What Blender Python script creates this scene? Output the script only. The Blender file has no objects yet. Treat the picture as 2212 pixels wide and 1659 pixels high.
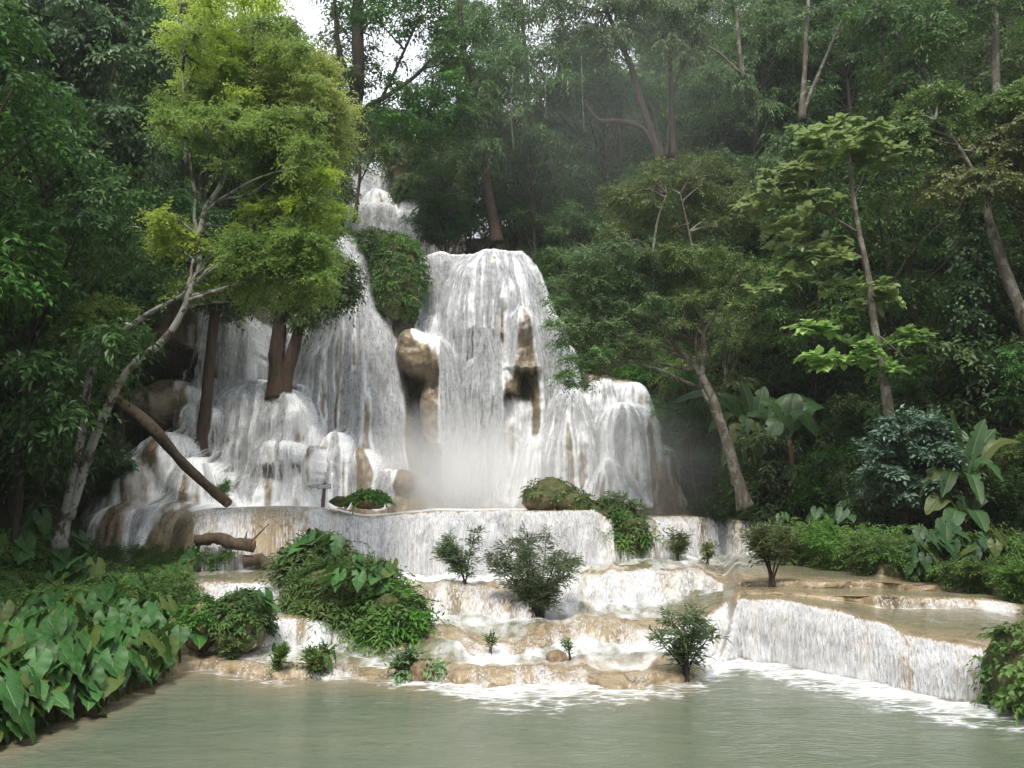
import bpy, bmesh, math, random
import numpy as np
from mathutils import Vector
from mathutils.bvhtree import BVHTree

# ------------------------------------------------------------------ camera, sky, sun, exposure
SC = bpy.context.scene
COL = SC.collection
H = 2.9                                   # eye height above the lower pool (metres)
F_PX, CU, CV = 1841.0, 1106.0, 829.5      # focal length and centre in a 2212 x 1659 picture
PITCH = math.atan(240 / F_PX)
cam_d = bpy.data.cameras.new("camera")
cam_d.sensor_width = 36.0
cam_d.lens = 36.0 * F_PX / 2212.0
cam_d.clip_start, cam_d.clip_end = 0.1, 2000.0
cam = bpy.data.objects.new("camera", cam_d)
cam.location = (0, 0, H)
cam.rotation_euler = (math.radians(90) + PITCH, 0, 0)
COL.objects.link(cam)
SC.camera = cam

SUN_EL, SUN_AZ = 60.0, 190.0              # azimuth clockwise from +Y (the view direction)
world = bpy.data.worlds.new("World")
SC.world = world
world.use_nodes = True
wn, wl = world.node_tree.nodes, world.node_tree.links
bg = wn["Background"]
sky = wn.new("ShaderNodeTexSky")
sky.sky_type = 'NISHITA'
sky.sun_disc = False
sky.sun_elevation = math.radians(SUN_EL)
sky.sun_rotation = math.radians(SUN_AZ)
sky.dust_density = 3.0
tc = wn.new("ShaderNodeTexCoord")
cn = wn.new("ShaderNodeTexNoise")
cn.inputs["Scale"].default_value = 3.0
cn.inputs["Detail"].default_value = 6.0
wl.new(tc.outputs["Generated"], cn.inputs["Vector"])
cr = wn.new("ShaderNodeMapRange")
cr.inputs[1].default_value, cr.inputs[2].default_value = 0.30, 0.42
wl.new(cn.outputs["Fac"], cr.inputs[0])
mx = wn.new("ShaderNodeMix")
mx.data_type = 'RGBA'
mx.inputs[7].default_value = (8.6, 9.0, 9.6, 1)      # thin bright overcast
wl.new(cr.outputs[0], mx.inputs[0])
wl.new(sky.outputs[0], mx.inputs[6])
wl.new(mx.outputs[2], bg.inputs["Color"])
bg.inputs["Strength"].default_value = 0.13

sun_d = bpy.data.lights.new("sun", 'SUN')
sun_d.energy = 2.9
sun_d.angle = math.radians(14)
sun_d.color = (1.0, 0.95, 0.86)
sun = bpy.data.objects.new("sun", sun_d)
_el, _az = math.radians(SUN_EL), math.radians(SUN_AZ)
_dir = Vector((math.sin(_az) * math.cos(_el), math.cos(_az) * math.cos(_el), math.sin(_el)))
sun.rotation_euler = _dir.to_track_quat('Z', 'Y').to_euler()
COL.objects.link(sun)

SC.view_settings.view_transform = 'Standard'
SC.view_settings.look = 'None'
SC.view_settings.exposure = 0.42
SC.view_settings.gamma = 1.0
SC.render.engine = 'CYCLES'
cy = SC.cycles
cy.max_bounces, cy.diffuse_bounces, cy.glossy_bounces = 6, 3, 2
cy.transmission_bounces, cy.transparent_max_bounces, cy.volume_bounces = 3, 8, 7
cy.volume_step_rate, cy.volume_max_steps = 2.0, 48
cy.use_adaptive_sampling = True
cy.adaptive_threshold = 0.015
cy.sample_clamp_indirect = 4.0
cy.caustics_reflective = cy.caustics_refractive = False
try:
    cy.use_denoising = True
    cy.denoiser = 'OPENIMAGEDENOISE'
except Exception:
    pass

# ------------------------------------------------------------------ numeric helpers
SP, CP = math.sin(PITCH), math.cos(PITCH)
EYE = np.array([0.0, 0.0, H])


def ray(u, v):
    u, v = np.asarray(u, float), np.asarray(v, float)
    r, p = (u - CU) / F_PX, (CV - v) / F_PX
    return np.stack([r + 0 * p, CP - SP * p + 0 * r, SP + CP * p + 0 * r], -1)


def P(u, v, y):
    """world point that stands at distance y in front of the eye, seen in direction (u, v)"""
    d = ray(u, v)
    return EYE + d * (np.asarray(y, float) / d[..., 1])[..., None]


def G(u, v, z):
    d = ray(u, v)
    return EYE + d * ((z - H) / d[..., 2])[..., None]


def proj(p):
    p = np.asarray(p, float)
    q = p - EYE
    fw = q[..., 1] * CP + q[..., 2] * SP
    up = -q[..., 1] * SP + q[..., 2] * CP
    return CU + F_PX * q[..., 0] / fw, CV - F_PX * up / fw


def _hash(ix, iy, iz, s):
    h = (ix * 374761393 + iy * 668265263 + iz * 2147483647 + s * 974634777) & 0xffffffff
    h = ((h ^ (h >> 13)) * 1274126177) & 0xffffffff
    h = ((h ^ (h >> 16)) * 2246822519) & 0xffffffff
    return ((h ^ (h >> 15)) & 0xffff) / 65535.0


def vnoise(x, y, z, s=0):
    x, y, z = np.broadcast_arrays(np.asarray(x, float), np.asarray(y, float), np.asarray(z, float))
    ix, iy, iz = np.floor(x).astype(np.int64), np.floor(y).astype(np.int64), np.floor(z).astype(np.int64)
    fx, fy, fz = x - ix, y - iy, z - iz
    fx, fy, fz = [f * f * (3 - 2 * f) for f in (fx, fy, fz)]
    o = 0
    for a in (0, 1):
        for b in (0, 1):
            for c in (0, 1):
                w = (fx if a else 1 - fx) * (fy if b else 1 - fy) * (fz if c else 1 - fz)
                o = o + w * _hash(ix + a, iy + b, iz + c, s)
    return o * 2 - 1


def fbm(x, y, z, s=0, n=4):
    o, a = 0, 0.5
    for k in range(n):
        o = o + a * vnoise(np.asarray(x) * 2 ** k, np.asarray(y) * 2 ** k, np.asarray(z) * 2 ** k, s + k)
        a *= 0.5
    return o


def sstep(a, b, x):
    t = np.clip((np.asarray(x, float) - a) / (b - a), 0, 1)
    return t * t * (3 - 2 * t)


def blur(a, n=1):
    for _ in range(n):
        p = np.pad(a, 1, mode='edge')
        a = (p[:-2, 1:-1] + p[2:, 1:-1] + p[1:-1, :-2] + p[1:-1, 2:] + 4 * a) / 8
    return a


# ------------------------------------------------------------------ mesh helpers
def mesh_np(name, v, faces, mat=None, smooth=False, attrs=None, uv=None):
    """v (N,3); faces (M,k) index array with k = 3 or 4"""
    me = bpy.data.meshes.new(name)
    v = np.ascontiguousarray(v, np.float32)
    f = np.ascontiguousarray(faces, np.int32)
    k = f.shape[1]
    me.vertices.add(len(v)); me.vertices.foreach_set("co", v.ravel())
    me.loops.add(f.size); me.loops.foreach_set("vertex_index", f.ravel())
    me.polygons.add(len(f))
    me.polygons.foreach_set("loop_start", np.arange(0, f.size, k, dtype=np.int32))
    me.polygons.foreach_set("loop_total", np.full(len(f), k, np.int32))
    me.polygons.foreach_set("use_smooth", np.full(len(f), smooth, bool))
    for an, av in (attrs or {}).items():
        a = me.attributes.new(an, 'FLOAT', 'POINT')
        a.data.foreach_set("value", np.ascontiguousarray(av, np.float32).ravel())
    if uv is not None:
        ul = me.uv_layers.new(name="UVMap")
        ul.data.foreach_set("uv", np.ascontiguousarray(uv, np.float32)[f.ravel()].ravel())
    if mat:
        me.materials.append(mat)
    me.update(calc_edges=True)
    me.validate()
    return me


def grid_faces(nr, nc):
    i = np.arange(nr * nc).reshape(nr, nc)
    return np.stack([i[:-1, :-1], i[:-1, 1:], i[1:, 1:], i[1:, :-1]], -1).reshape(-1, 4)


def link(name, me, parent=None, loc=None):
    o = bpy.data.objects.new(name, me)
    COL.objects.link(o)
    if loc is not None:
        o.location = loc
    if parent is not None:
        o.parent = parent
    return o


def setting(name, me, kind='structure', label=None):
    o = link(name, me)
    o["kind"] = kind
    if label:
        o["label"] = label
    return o


def thing(name, label, cat, loc=(0, 0, 0), group=None, rotz=0.0):
    o = bpy.data.objects.new(name, None)
    COL.objects.link(o)
    o.empty_display_size = 0.3
    o.location = loc
    o.rotation_euler = (0, 0, rotz)
    o["label"], o["category"] = label, cat
    if group:
        o["group"] = group
    return o


def tag(o, label, cat, group=None):
    o["label"], o["category"] = label, cat
    if group:
        o["group"] = group
    return o


def dup(root, loc, rotz, scale, label=None, group=None):
    r = root.copy()
    COL.objects.link(r)
    r.location, r.rotation_euler, r.scale = loc, (0, 0, rotz), scale
    if label:
        r["label"] = label
    if group:
        r["group"] = group
    for ch in list(root.children):
        c = ch.copy()
        COL.objects.link(c)
        c.parent = r
    return r


# ------------------------------------------------------------------ node helper
class M:
    def __init__(self, name):
        self.m = bpy.data.materials.new(name)
        self.m.use_nodes = True
        self.n, self.l = self.m.node_tree.nodes, self.m.node_tree.links
        self.out = self.n["Material Output"]
        self.b = self.n["Principled BSDF"]

    def add(self, t, ins=None, **kw):
        nd = self.n.new("ShaderNode" + t)
        for k, val in kw.items():
            setattr(nd, k, val)
        for k, val in (ins or {}).items():
            self.put(nd.inputs[k], val)
        return nd

    def put(self, sock, val):
        if isinstance(val, bpy.types.NodeSocket):
            self.l.new(val, sock)
        elif isinstance(val, bpy.types.Node):
            self.l.new(val.outputs[0], sock)
        else:
            sock.default_value = val

    def set(self, **kw):
        for k, val in kw.items():
            self.put(self.b.inputs[k.replace("_", " ")], val)
        return self

    def mix(self, f, a, b):
        nd = self.add("Mix", data_type='RGBA')
        self.put(nd.inputs[0], f); self.put(nd.inputs[6], a); self.put(nd.inputs[7], b)
        return nd.outputs[2]

    def math(self, op, a, b=0.0, clamp=False):
        nd = self.add("Math", operation=op, use_clamp=clamp)
        self.put(nd.inputs[0], a); self.put(nd.inputs[1], b)
        return nd.outputs[0]

    def rng(self, x, a, b, c=0.0, d=1.0):
        return self.add("MapRange", {0: x, 1: a, 2: b, 3: c, 4: d}).outputs[0]

    def attr(self, name):
        return self.add("Attribute", attribute_name=name).outputs["Fac"]

    def coord(self, kind="Object", scale=(1, 1, 1)):
        t = self.add("TexCoord").outputs[kind]
        return self.add("Mapping", {"Vector": t, "Scale": scale}).outputs[0]

    def noise(self, vec, scale, detail=4.0, rough=0.55, dist=0.0):
        return self.add("TexNoise", {"Vector": vec, "Scale": scale, "Detail": detail, "Roughness": rough,
                                     "Distortion": dist}).outputs["Fac"]

    def bump(self, h, strength=0.4, dist=0.1, normal=None):
        nd = self.add("Bump", {"Height": h, "Strength": strength, "Distance": dist})
        if normal is not None:
            self.put(nd.inputs["Normal"], normal)
        return nd.outputs[0]


def C3(r, g, b):
    return (r, g, b, 1.0)


# ------------------------------------------------------------------ rock and water materials
def make_rock(name, flow_scale, tone):
    m = M(name)
    oc = m.coord("Object")
    big = m.noise(oc, 0.55, 5)
    mid = m.noise(oc, 3.0, 6)
    fine = m.noise(oc, 16.0, 5)
    tan = m.mix(m.rng(big, .35, .65), C3(.36, .272, .165), C3(.255, .19, .118))
    tan = m.mix(m.rng(mid, .35, .75), tan, C3(.43, .338, .218))
    tan = m.mix(m.rng(fine, .55, .8, 0, .5), tan, C3(.20, .135, .085))
    stain = m.noise(m.coord("Object", (1, 1, .16)), 2.6, 5, .6)
    tan = m.mix(m.rng(stain, .52, .70, 0, .75), tan, C3(.105, .080, .055))
    crack = m.add("TexVoronoi", {"Vector": m.coord("Object", (1, 1, .6)), "Scale": 1.7}, feature='DISTANCE_TO_EDGE').outputs["Distance"]
    tan = m.mix(m.math('MULTIPLY', m.rng(crack, .0, .05, .7, 0), m.rng(mid, .4, .6)), tan, C3(.07, .055, .04))
    moss = m.math('MULTIPLY', m.attr("moss"), m.rng(mid, .3, .55))  # on the cliff this mask also carries painted shade in the hollows
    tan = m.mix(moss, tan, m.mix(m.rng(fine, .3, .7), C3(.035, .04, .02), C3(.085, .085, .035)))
    tan = m.mix(1.0 - tone, tan, C3(.075, .066, .055))
    # depth of standing water over the rock: murky olive
    deep = m.attr("deep")
    ripn = m.noise(m.coord("Object", (1.2, 3.2, 1)), 1.6, 5, .6, .4)
    tan = m.mix(m.math('MULTIPLY', deep, m.rng(ripn, .25, .6, .55, 1)), tan, C3(.165, .165, .105))
    # white water, streaked along the fall
    uvm = m.add("TexCoord").outputs["UV"]
    warp = m.noise(uvm, .9, 3)
    wv = m.add("VectorMath", {0: uvm, 1: m.add("CombineXYZ", {0: m.math('MULTIPLY', warp, .5)})}, operation='ADD').outputs[0]
    s1 = m.noise(m.add("Mapping", {"Vector": wv, "Scale": (flow_scale, flow_scale * .16, 1)}).outputs[0], 1.0, 5, .62)
    s2 = m.noise(m.add("Mapping", {"Vector": uvm, "Scale": (flow_scale * 3.1, flow_scale * .9, 1)}).outputs[0], 1.0, 4, .65)
    s3 = m.noise(m.add("Mapping", {"Vector": wv, "Scale": (.7, .45, 1)}).outputs[0], 1.6, 5, .6, .6)
    st = m.math('ADD', m.math('MULTIPLY', s1, .50), m.math('ADD', m.math('MULTIPLY', s2, .13), m.math('MULTIPLY', s3, .37)))
    foam = m.attr("foam")
    ff = m.math('ADD', foam, m.math('MULTIPLY', m.math('SUBTRACT', st, .5), 2.6))
    ff = m.rng(ff, *((.20, .82) if tone < 1 else (.36, 1.0)))
    ff = m.math('MULTIPLY', ff, m.rng(foam, .02, .14))
    white = m.mix(m.rng(s2, .3, .7), C3(.80, .81, .83), C3(.92, .925, .935))
    col = m.mix(ff, tan, white)
    wet = m.attr("wet")
    rg = m.math('ADD', m.math('MULTIPLY', ff, .4), m.rng(fine, .3, .7, .16, .38))
    rg = m.math('SUBTRACT', rg, m.math('MULTIPLY', deep, .12))
    h = m.math('ADD', m.math('MULTIPLY', mid, .35), m.math('MULTIPLY', fine, .12))
    h = m.math('MULTIPLY', h, m.math('SUBTRACT', 1.0, m.math('MULTIPLY', deep, .93)))
    h = m.math('MULTIPLY', h, m.math('SUBTRACT', 1.0, m.math('MULTIPLY', ff, .8)))
    h = m.math('ADD', h, m.math('MULTIPLY', m.math('MULTIPLY', s2, ff), .25))
    h = m.math('ADD', h, m.math('MULTIPLY', m.math('MULTIPLY', ripn, deep), .16))
    m.set(Base_Color=col, Roughness=m.math('MAXIMUM', rg, .07), Normal=m.bump(h, .75, .22), Specular_IOR_Level=.45)
    return m.m


ROCK = make_rock("wet_travertine", 3.2, 1.0)
CLIFF = make_rock("cascade_travertine", 2.1, .68)

m = M("falling_water")
a = m.attr("tint")
nz = m.noise(m.coord("Object"), 5.0, 3)
m.set(Base_Color=m.mix(a, C3(.86, .865, .88), C3(.95, .955, .96)), Roughness=.35, Specular_IOR_Level=.3,
      Alpha=m.math('MULTIPLY', m.attr("alpha"), m.rng(nz, .25, .6, .5, 1.0)))
tr = m.add("BsdfTranslucent", {"Color": C3(.9, .9, .92)})
ms = m.add("MixShader", {0: .4})
tp = m.add("BsdfTransparent")
ms2 = m.add("MixShader", {0: m.math('MULTIPLY', m.attr("alpha"), m.rng(nz, .25, .6, .5, 1.0))})
m.b.inputs["Alpha"].default_value = 1.0
for lk in list(m.b.inputs["Alpha"].links):
    m.l.remove(lk)
m.l.new(m.b.outputs[0], ms.inputs[1]); m.l.new(tr.outputs[0], ms.inputs[2])
m.l.new(tp.outputs[0], ms2.inputs[1]); m.l.new(ms.outputs[0], ms2.inputs[2])
m.l.new(ms2.outputs[0], m.out.inputs["Surface"])
FALL = m.m

m = M("pool_water")
oc = m.coord("Object")
flow = m.coord("Object", (1.0, 2.2, 1))
w1 = m.noise(flow, 1.1, 5, .55, .8)
w2 = m.noise(flow, 5.5, 4, .6, .5)
w3 = m.noise(m.coord("Object", (.35, .8, 1)), .8, 3, .5)
foam = m.attr("foam")
lace = m.add("TexVoronoi", {"Vector": m.add("VectorMath", {0: flow, 1: m.add("TexNoise", {"Vector": flow, "Scale": 1.5, "Detail": 4.0}).outputs["Color"]}, operation='ADD').outputs[0], "Scale": 2.0}, feature='DISTANCE_TO_EDGE').outputs["Distance"]
lacef = m.rng(lace, .02, .16, .32, -.12)
ff = m.math('ADD', foam, m.math('MULTIPLY', m.math('SUBTRACT', w1, .5), 1.9))
ff = m.math('ADD', ff, m.math('MULTIPLY', m.math('SUBTRACT', w2, .5), 1.3))
ff = m.math('ADD', ff, lacef)
ff = m.rng(ff, .30, 1.20)
ff = m.math('MULTIPLY', ff, m.rng(foam, .05, .22))
flecks = m.math('MULTIPLY', m.rng(m.noise(m.coord("Object", (2.2, 7, 1)), 4.0, 4, .65), .66, .74), m.rng(w3, .45, .6, .0, .3))  # scattered small white flecks in the water colour
ff = m.math('MAXIMUM', ff, flecks)
base = m.mix(m.rng(w3, .3, .7), C3(.112, .138, .096), C3(.145, .163, .116))
base = m.mix(m.attr("shallow"), base, C3(.27, .21, .135))
base = m.mix(ff, base, C3(.86, .87, .88))
h = m.math('ADD', m.math('MULTIPLY', w1, .5), m.math('MULTIPLY', w2, .16))
m.set(Base_Color=base, Roughness=m.math('ADD', m.math('MULTIPLY', ff, .4), .06), Normal=m.bump(h, .55, .16), IOR=1.33)
POOL = m.m

# ------------------------------------------------------------------ terraces: one loft of picture-measured profiles
# for each picture column: where each step's foot and lip is seen, and how deep each face is (metres)
def dep_tan(v):
    return np.tan(np.arctan((np.asarray(v, float) - CV) / F_PX) - PITCH)


# u, [A foot, A lip, B foot, B lip, C foot, C lip, D foot, D lip], [dy A,B,C,D], whiteness of faces A..D, of pools A..D
COLS = [
 (-500, [1640, 1590, 1520, 1490, 1420, 1390, 1300, 1210], [.3, .6, .8, 2.5], [0, 0, 0, 0], [0, 0, 0, 0]),
 (0, [1600, 1545, 1500, 1450, 1400, 1370, 1270, 1160], [.3, .6, .8, 2.5], [0, 0, 0, 0], [0, 0, 0, 0]),
 (200, [1535, 1480, 1440, 1400, 1350, 1315, 1230, 1150], [.3, .6, .8, 2.5], [0, 0, 0, 0], [0, 0, 0, 0]),
 (330, [1475, 1440, 1405, 1365, 1325, 1285, 1222, 1130], [.3, .5, .6, 2.5], [0, 0, 0, 0], [0, 0, 0, 0]),
 (405, [1448, 1425, 1395, 1350, 1318, 1262, 1234, 1110], [.3, .4, .5, 2.6], [0, 0, .2, .3], [0, 0, .1, .1]),
 (450, [1445, 1424, 1396, 1345, 1312, 1256, 1236, 1100], [.3, .35, .4, 2.8], [.1, .3, .62, .40], [.1, .3, .1, .1]),
 (560, [1462, 1430, 1396, 1338, 1310, 1256, 1230, 1096], [.4, .35, .4, 3.0], [.2, .7, .72, .36], [.3, .5, .1, .25]),
 (640, [1468, 1432, 1398, 1338, 1308, 1257, 1226, 1095], [.4, .35, .4, 2.8], [.15, .62, .70, .33], [.4, .55, .2, .2]),
 (720, [1468, 1443, 1400, 1345, 1316, 1262, 1228, 1100], [.4, .5, .8, 1.6], [.25, .5, .5, .66], [.3, .4, .3, .4]),
 (790, [1462, 1441, 1402, 1366, 1335, 1266, 1236, 1120], [.5, .5, 1.0, .8], [.2, .5, .5, .90], [.4, .5, .4, .8]),
 (850, [1465, 1439, 1402, 1370, 1340, 1270, 1240, 1112], [.5, .5, 1.2, .7], [.25, .4, .3, .95], [.4, .5, .4, .85]),
 (950, [1476, 1435, 1400, 1368, 1338, 1264, 1242, 1106], [.6, .5, 1.0, .6], [.22, .55, .45, .90], [.55, .62, .55, .9]),
 (1030, [1478, 1435, 1402, 1372, 1334, 1262, 1238, 1106], [.6, .5, .8, .6], [.3, .6, .50, .86], [.5, .7, .6, .9]),
 (1120, [1480, 1435, 1404, 1376, 1340, 1268, 1238, 1104], [.6, .5, .9, .6], [.3, .65, .62, .85], [.5, .75, .6, .8]),
 (1220, [1476, 1439, 1404, 1368, 1325, 1262, 1228, 1103], [.6, .6, .8, .6], [.22, .42, .70, .92], [.55, .7, .55, .8]),
 (1290, [1476, 1443, 1408, 1362, 1318, 1254, 1222, 1104], [.6, .7, .8, .7], [.2, .30, .58, .90], [.55, .7, .4, .7]),
 (1330, [1478, 1447, 1410, 1360, 1316, 1250, 1218, 1130], [.6, .7, .8, 1.6], [.2, .28, .58, .35], [.5, .7, .4, .5]),
 (1400, [1490, 1456, 1412, 1358, 1312, 1246, 1212, 1118], [.6, .7, .8, 2.2], [.2, .35, .62, .38], [.4, .75, .35, .45]),
 (1470, [1492, 1457, 1412, 1346, 1308, 1244, 1206, 1116], [.5, .8, .8, 2.0], [.15, .75, .68, .62], [.4, .8, .15, .6]),
 (1530, [1450, 1432, 1406, 1318, 1290, 1254, 1200, 1118], [.3, 1.0, .8, 1.8], [.5, .92, .80, .68], [.7, .8, .1, .6]),
 (1565, [1420, 1400, 1385, 1300, 1280, 1262, 1198, 1122], [.2, .9, .7, 1.8], [.8, .85, .45, .68], [.8, .3, .1, .55]),
 (1592, [1418, 1292, 1284, 1277, 1268, 1259, 1196, 1124], [.45, .08, .08, 1.8], [0.46, .1, .1, .60], [.9, .06, .05, .45]),
 (1650, [1426, 1294, 1285, 1278, 1268, 1257, 1194, 1130], [.45, .08, .08, 1.8], [0.43, .1, .1, .42], [.9, .06, .1, .2]),
 (1720, [1440, 1301, 1290, 1283, 1270, 1256, 1222, 1150], [.45, .08, .08, 1.5], [0.45, .1, .1, 0], [.9, .06, .12, 0]),
 (1800, [1455, 1318, 1296, 1286, 1270, 1256, 1232, 1160], [.45, .08, .08, 1.5], [0.43, .1, .15, 0], [.9, .06, .1, 0]),
 (1866, [1470, 1340, 1306, 1288, 1270, 1256, 1240, 1165], [.5, .10, .08, 1.5], [0.50, .15, .15, 0], [.95, .08, .05, 0]),
 (1900, [1477, 1347, 1318, 1290, 1272, 1258, 1246, 1165], [.5, .12, .08, 1.5], [0.56, .35, .15, 0], [.95, .2, .05, 0]),
 (1960, [1490, 1372, 1316, 1293, 1275, 1262, 1254, 1170], [.5, .15, .08, 1.5], [0.43, .45, .1, 0], [.95, .12, .05, 0]),
 (2060, [1510, 1390, 1316, 1294, 1278, 1266, 1260, 1175], [.5, .15, .08, 1.5], [0.40, .55, .1, 0], [.9, .10, .05, 0]),
 (2160, [1531, 1408, 1320, 1298, 1284, 1275, 1268, 1180], [.5, .15, .08, 1.5], [0.38, .6, .1, 0], [.8, .1, .05, 0]),
 (2260, [1555, 1440, 1340, 1312, 1300, 1292, 1285, 1190], [.5, .2, .1, 1.5], [.2, .3, .1, 0], [.2, .1, .05, 0]),
 (2760, [1640, 1540, 1440, 1400, 1380, 1365, 1350, 1230], [.5, .2, .1, 1.5], [0, 0, 0, 0], [0, 0, 0, 0]),
]
NU = 900
LU = np.linspace(-500, 2760, NU)
cu = np.array([c[0] for c in COLS], float)


def sm(a, n=5):
    k = np.hanning(2 * n + 3)[1:-1]; k /= k.sum()
    return np.convolve(np.pad(a, n, mode='edge'), k, mode='valid')


rngT = np.random.default_rng(5)
LV = np.stack([sm(np.interp(LU, cu, [c[1][k] for c in COLS]), 3 if k < 2 else 8) for k in range(8)])
# irregular rims: scallops in the lips (in pixels of the survey)
for k in (1, 3, 5):
    amp = np.interp(LU, [0, 420, 640, 900, 1540, 1600, 2100], [2, 6, 12, 32, 30, 9 if k == 1 else 2.5, 9 if k == 1 else 2.5])
    wob_ = fbm(LU / 120, k * 7.3, 0, 40 + k, 4)
    LV[k] += np.clip(amp * wob_ * 1.5, -30, 20)
    LV[k - 1] += np.clip(amp * wob_ * 1.15, -30, 14)
LV[7] += 4 * fbm(LU / 90, 3.3, 0, 77, 3) * (LU < 1320)
LDY = np.stack([sm(np.interp(LU, cu, [c[2][k] for c in COLS]), 3) for k in range(4)])
for k in (1, 2):
    LDY[k] *= np.interp(LU, [640, 900, 1500, 1560], [1.0, 1.8, 1.8, 1.0])
LFF = np.stack([sm(np.interp(LU, cu, [c[3][k] for c in COLS]), 4) for k in range(4)])
LFP = np.stack([sm(np.interp(LU, cu, [c[4][k] for c in COLS]), 4) for k in range(4)])
LFF[:3] = np.clip(LFF[:3] + (LFF[:3] > .12) * (LU > 640) * (LU < 1560) * .75 * np.stack([fbm(LU / 45, 9.1 * k, 2, 140 + k, 3) for k in range(3)]), .05, 1)
LFF[3] = np.clip(LFF[3] + (LFF[3] > .2) * .45 * fbm(LU / 40, 3.1, 2, 151, 4), 0, 1)
KY, KZ = np.zeros((8, NU)), np.zeros((8, NU))
zc = np.zeros(NU)
for s in range(4):
    yb = (H - zc) / dep_tan(LV[2 * s])
    if s:
        yb = np.maximum(yb, KY[2 * s - 1] + .12)
    KY[2 * s], KZ[2 * s] = yb, zc
    yl = yb + LDY[s]
    zl = H - yl * dep_tan(LV[2 * s + 1])
    zl = np.maximum(zl, zc + .015)
    KY[2 * s + 1], KZ[2 * s + 1] = yl, zl
    zc = zl
NF, NP_ = 26, 30
rows_y, rows_z, foamR, deepR, kind = [], [], [], [], []
y0 = KY[0] - .9
for t in np.linspace(0, 1, 8)[:-1]:          # sloping bed under the lower pool
    rows_y.append(y0 + (KY[0] - y0) * t); rows_z.append(-.45 + .42 * t + 0 * y0)
    foamR.append(0 * y0); deepR.append(0 * y0)
for s in range(4):
    hgt = KZ[2 * s + 1] - KZ[2 * s]
    for t in np.linspace(0, 1, NF)[:-1]:
        # foot flare, near vertical middle, rounded lip
        ya = t - .18 * np.sin(2 * math.pi * t) / 1.0 * 0 
        yy = t ** 1.9 if s != 3 else t ** 1.6
        zz = 1 - (1 - t) ** 1.75
        rows_y.append(KY[2 * s] + LDY[s] * yy)
        rows_z.append(KZ[2 * s] + hgt * zz)
        edge = sstep(.68 if s == 3 else .84, .97, t)
        foamR.append(np.clip(LFF[s] * (1 - .75 * edge) + .22 * (1 - sstep(0, .35, t)) * (LFF[s] > .05), 0, 1.1))
        deepR.append(0 * hgt)
    if s < 3:
        yn = KY[2 * s + 2]
        L = yn - KY[2 * s + 1]
        for t in np.linspace(0, 1, NP_)[:-1]:
            rows_y.append(KY[2 * s + 1] + L * t); rows_z.append(KZ[2 * s + 1] + .01 * t + 0 * L)
            near_next = np.exp(-((1 - t) * L) / .9) * np.clip(LFF[s + 1] * 1.3, 0, 1)
            lipdry = sstep(0, .12, t)
            foamR.append(np.clip(LFP[s + 1] * lipdry * .84 + near_next * .68, 0, 1.0))
            deepR.append(sstep(.04, .5, t) * np.clip(L / 1.6, 0.1, 1.0))
# plunge-pool floor behind the top lip, then level ground running under the cliff and the banks
for t in np.linspace(0, 1, 24):
    rows_y.append(KY[7] + .02 + 9.0 * t ** 1.3); rows_z.append(KZ[7] + (.02 - .05 * t))
    foamR.append(np.where(LU < 1320, .25 + .6 * sstep(.15, .6, t), 0) * (LU > 470)); deepR.append(sstep(.02, .25, t) * .8 + 0 * LU)
TY, TZ = np.array(rows_y), np.array(rows_z)
TFO, TDE = np.array(foamR), np.array(deepR)
NR = len(TY)
# world x so that every row keeps its picture column
fw = TY * CP + (TZ - H) * SP
TX = (LU[None, :] - CU) / F_PX * fw
slope = np.abs(np.gradient(TZ, axis=0)) / (np.abs(np.gradient(TY, axis=0)) + 1e-4)
rocky = sstep(.05, .5, slope)
bump = fbm(TX * .9, TY * .9, TZ * 1.2, 3, 4)
lump = fbm(TX * 2.6, TY * 2.6, TZ * 1.6, 11, 4)
land = (1 - sstep(330, 430, LU))[None, :] + sstep(2170, 2230, LU)[None, :]
bankr = sstep(1640, 1720, LU)[None, :] * (np.arange(NR)[:, None] > NR - 24 - 25)
TY = TY - rocky * (bump * .22 + lump * .09)
rapid = (np.interp(LU, [420, 650, 900, 1500, 1580], [.25, .5, 1, 1, .1])[None, :]) * (TDE > 0)
rapid[-24:] = 0
TZ = TZ + (1 - rocky) * (rapid * (.22 * fbm(TX * .8, TY * 1.0, 0, 21, 4) + .08 * lump) + land * .16 * bump) \
    + rocky * .05 * lump
TZ[:7] -= 0.0
TFO = np.clip(TFO + (.30 * fbm(TX * .7, TY * .9, TZ, 31, 4) - .35 * rapid * np.clip(fbm(TX * .8, TY * 1.0, 0, 21, 4), 0, 1)) * (TFO > .03), 0, 1.2)
TFO = TFO * (1 - np.clip(land, 0, 1))
TDE = TDE * (1 - np.clip(land + bankr, 0, 1))
arc = np.cumsum(np.sqrt(np.gradient(TY, axis=0) ** 2 + np.gradient(TZ, axis=0) ** 2), axis=0)
TV = np.stack([TX, TY, TZ], -1).reshape(-1, 3)
MOSS_T = np.clip(np.clip(land + bankr, 0, 1) * .95 + 0 * TX, 0, 1)
terr = mesh_np("terraces", TV, grid_faces(NR, NU), ROCK, True,
               {"foam": TFO, "deep": TDE, "moss": MOSS_T, "wet": 0 * TX},
               np.stack([TX, arc], -1).reshape(-1, 2))
setting("travertine_terraces", terr, label="tan travertine terraces with thin water running over stepped rims")

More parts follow.
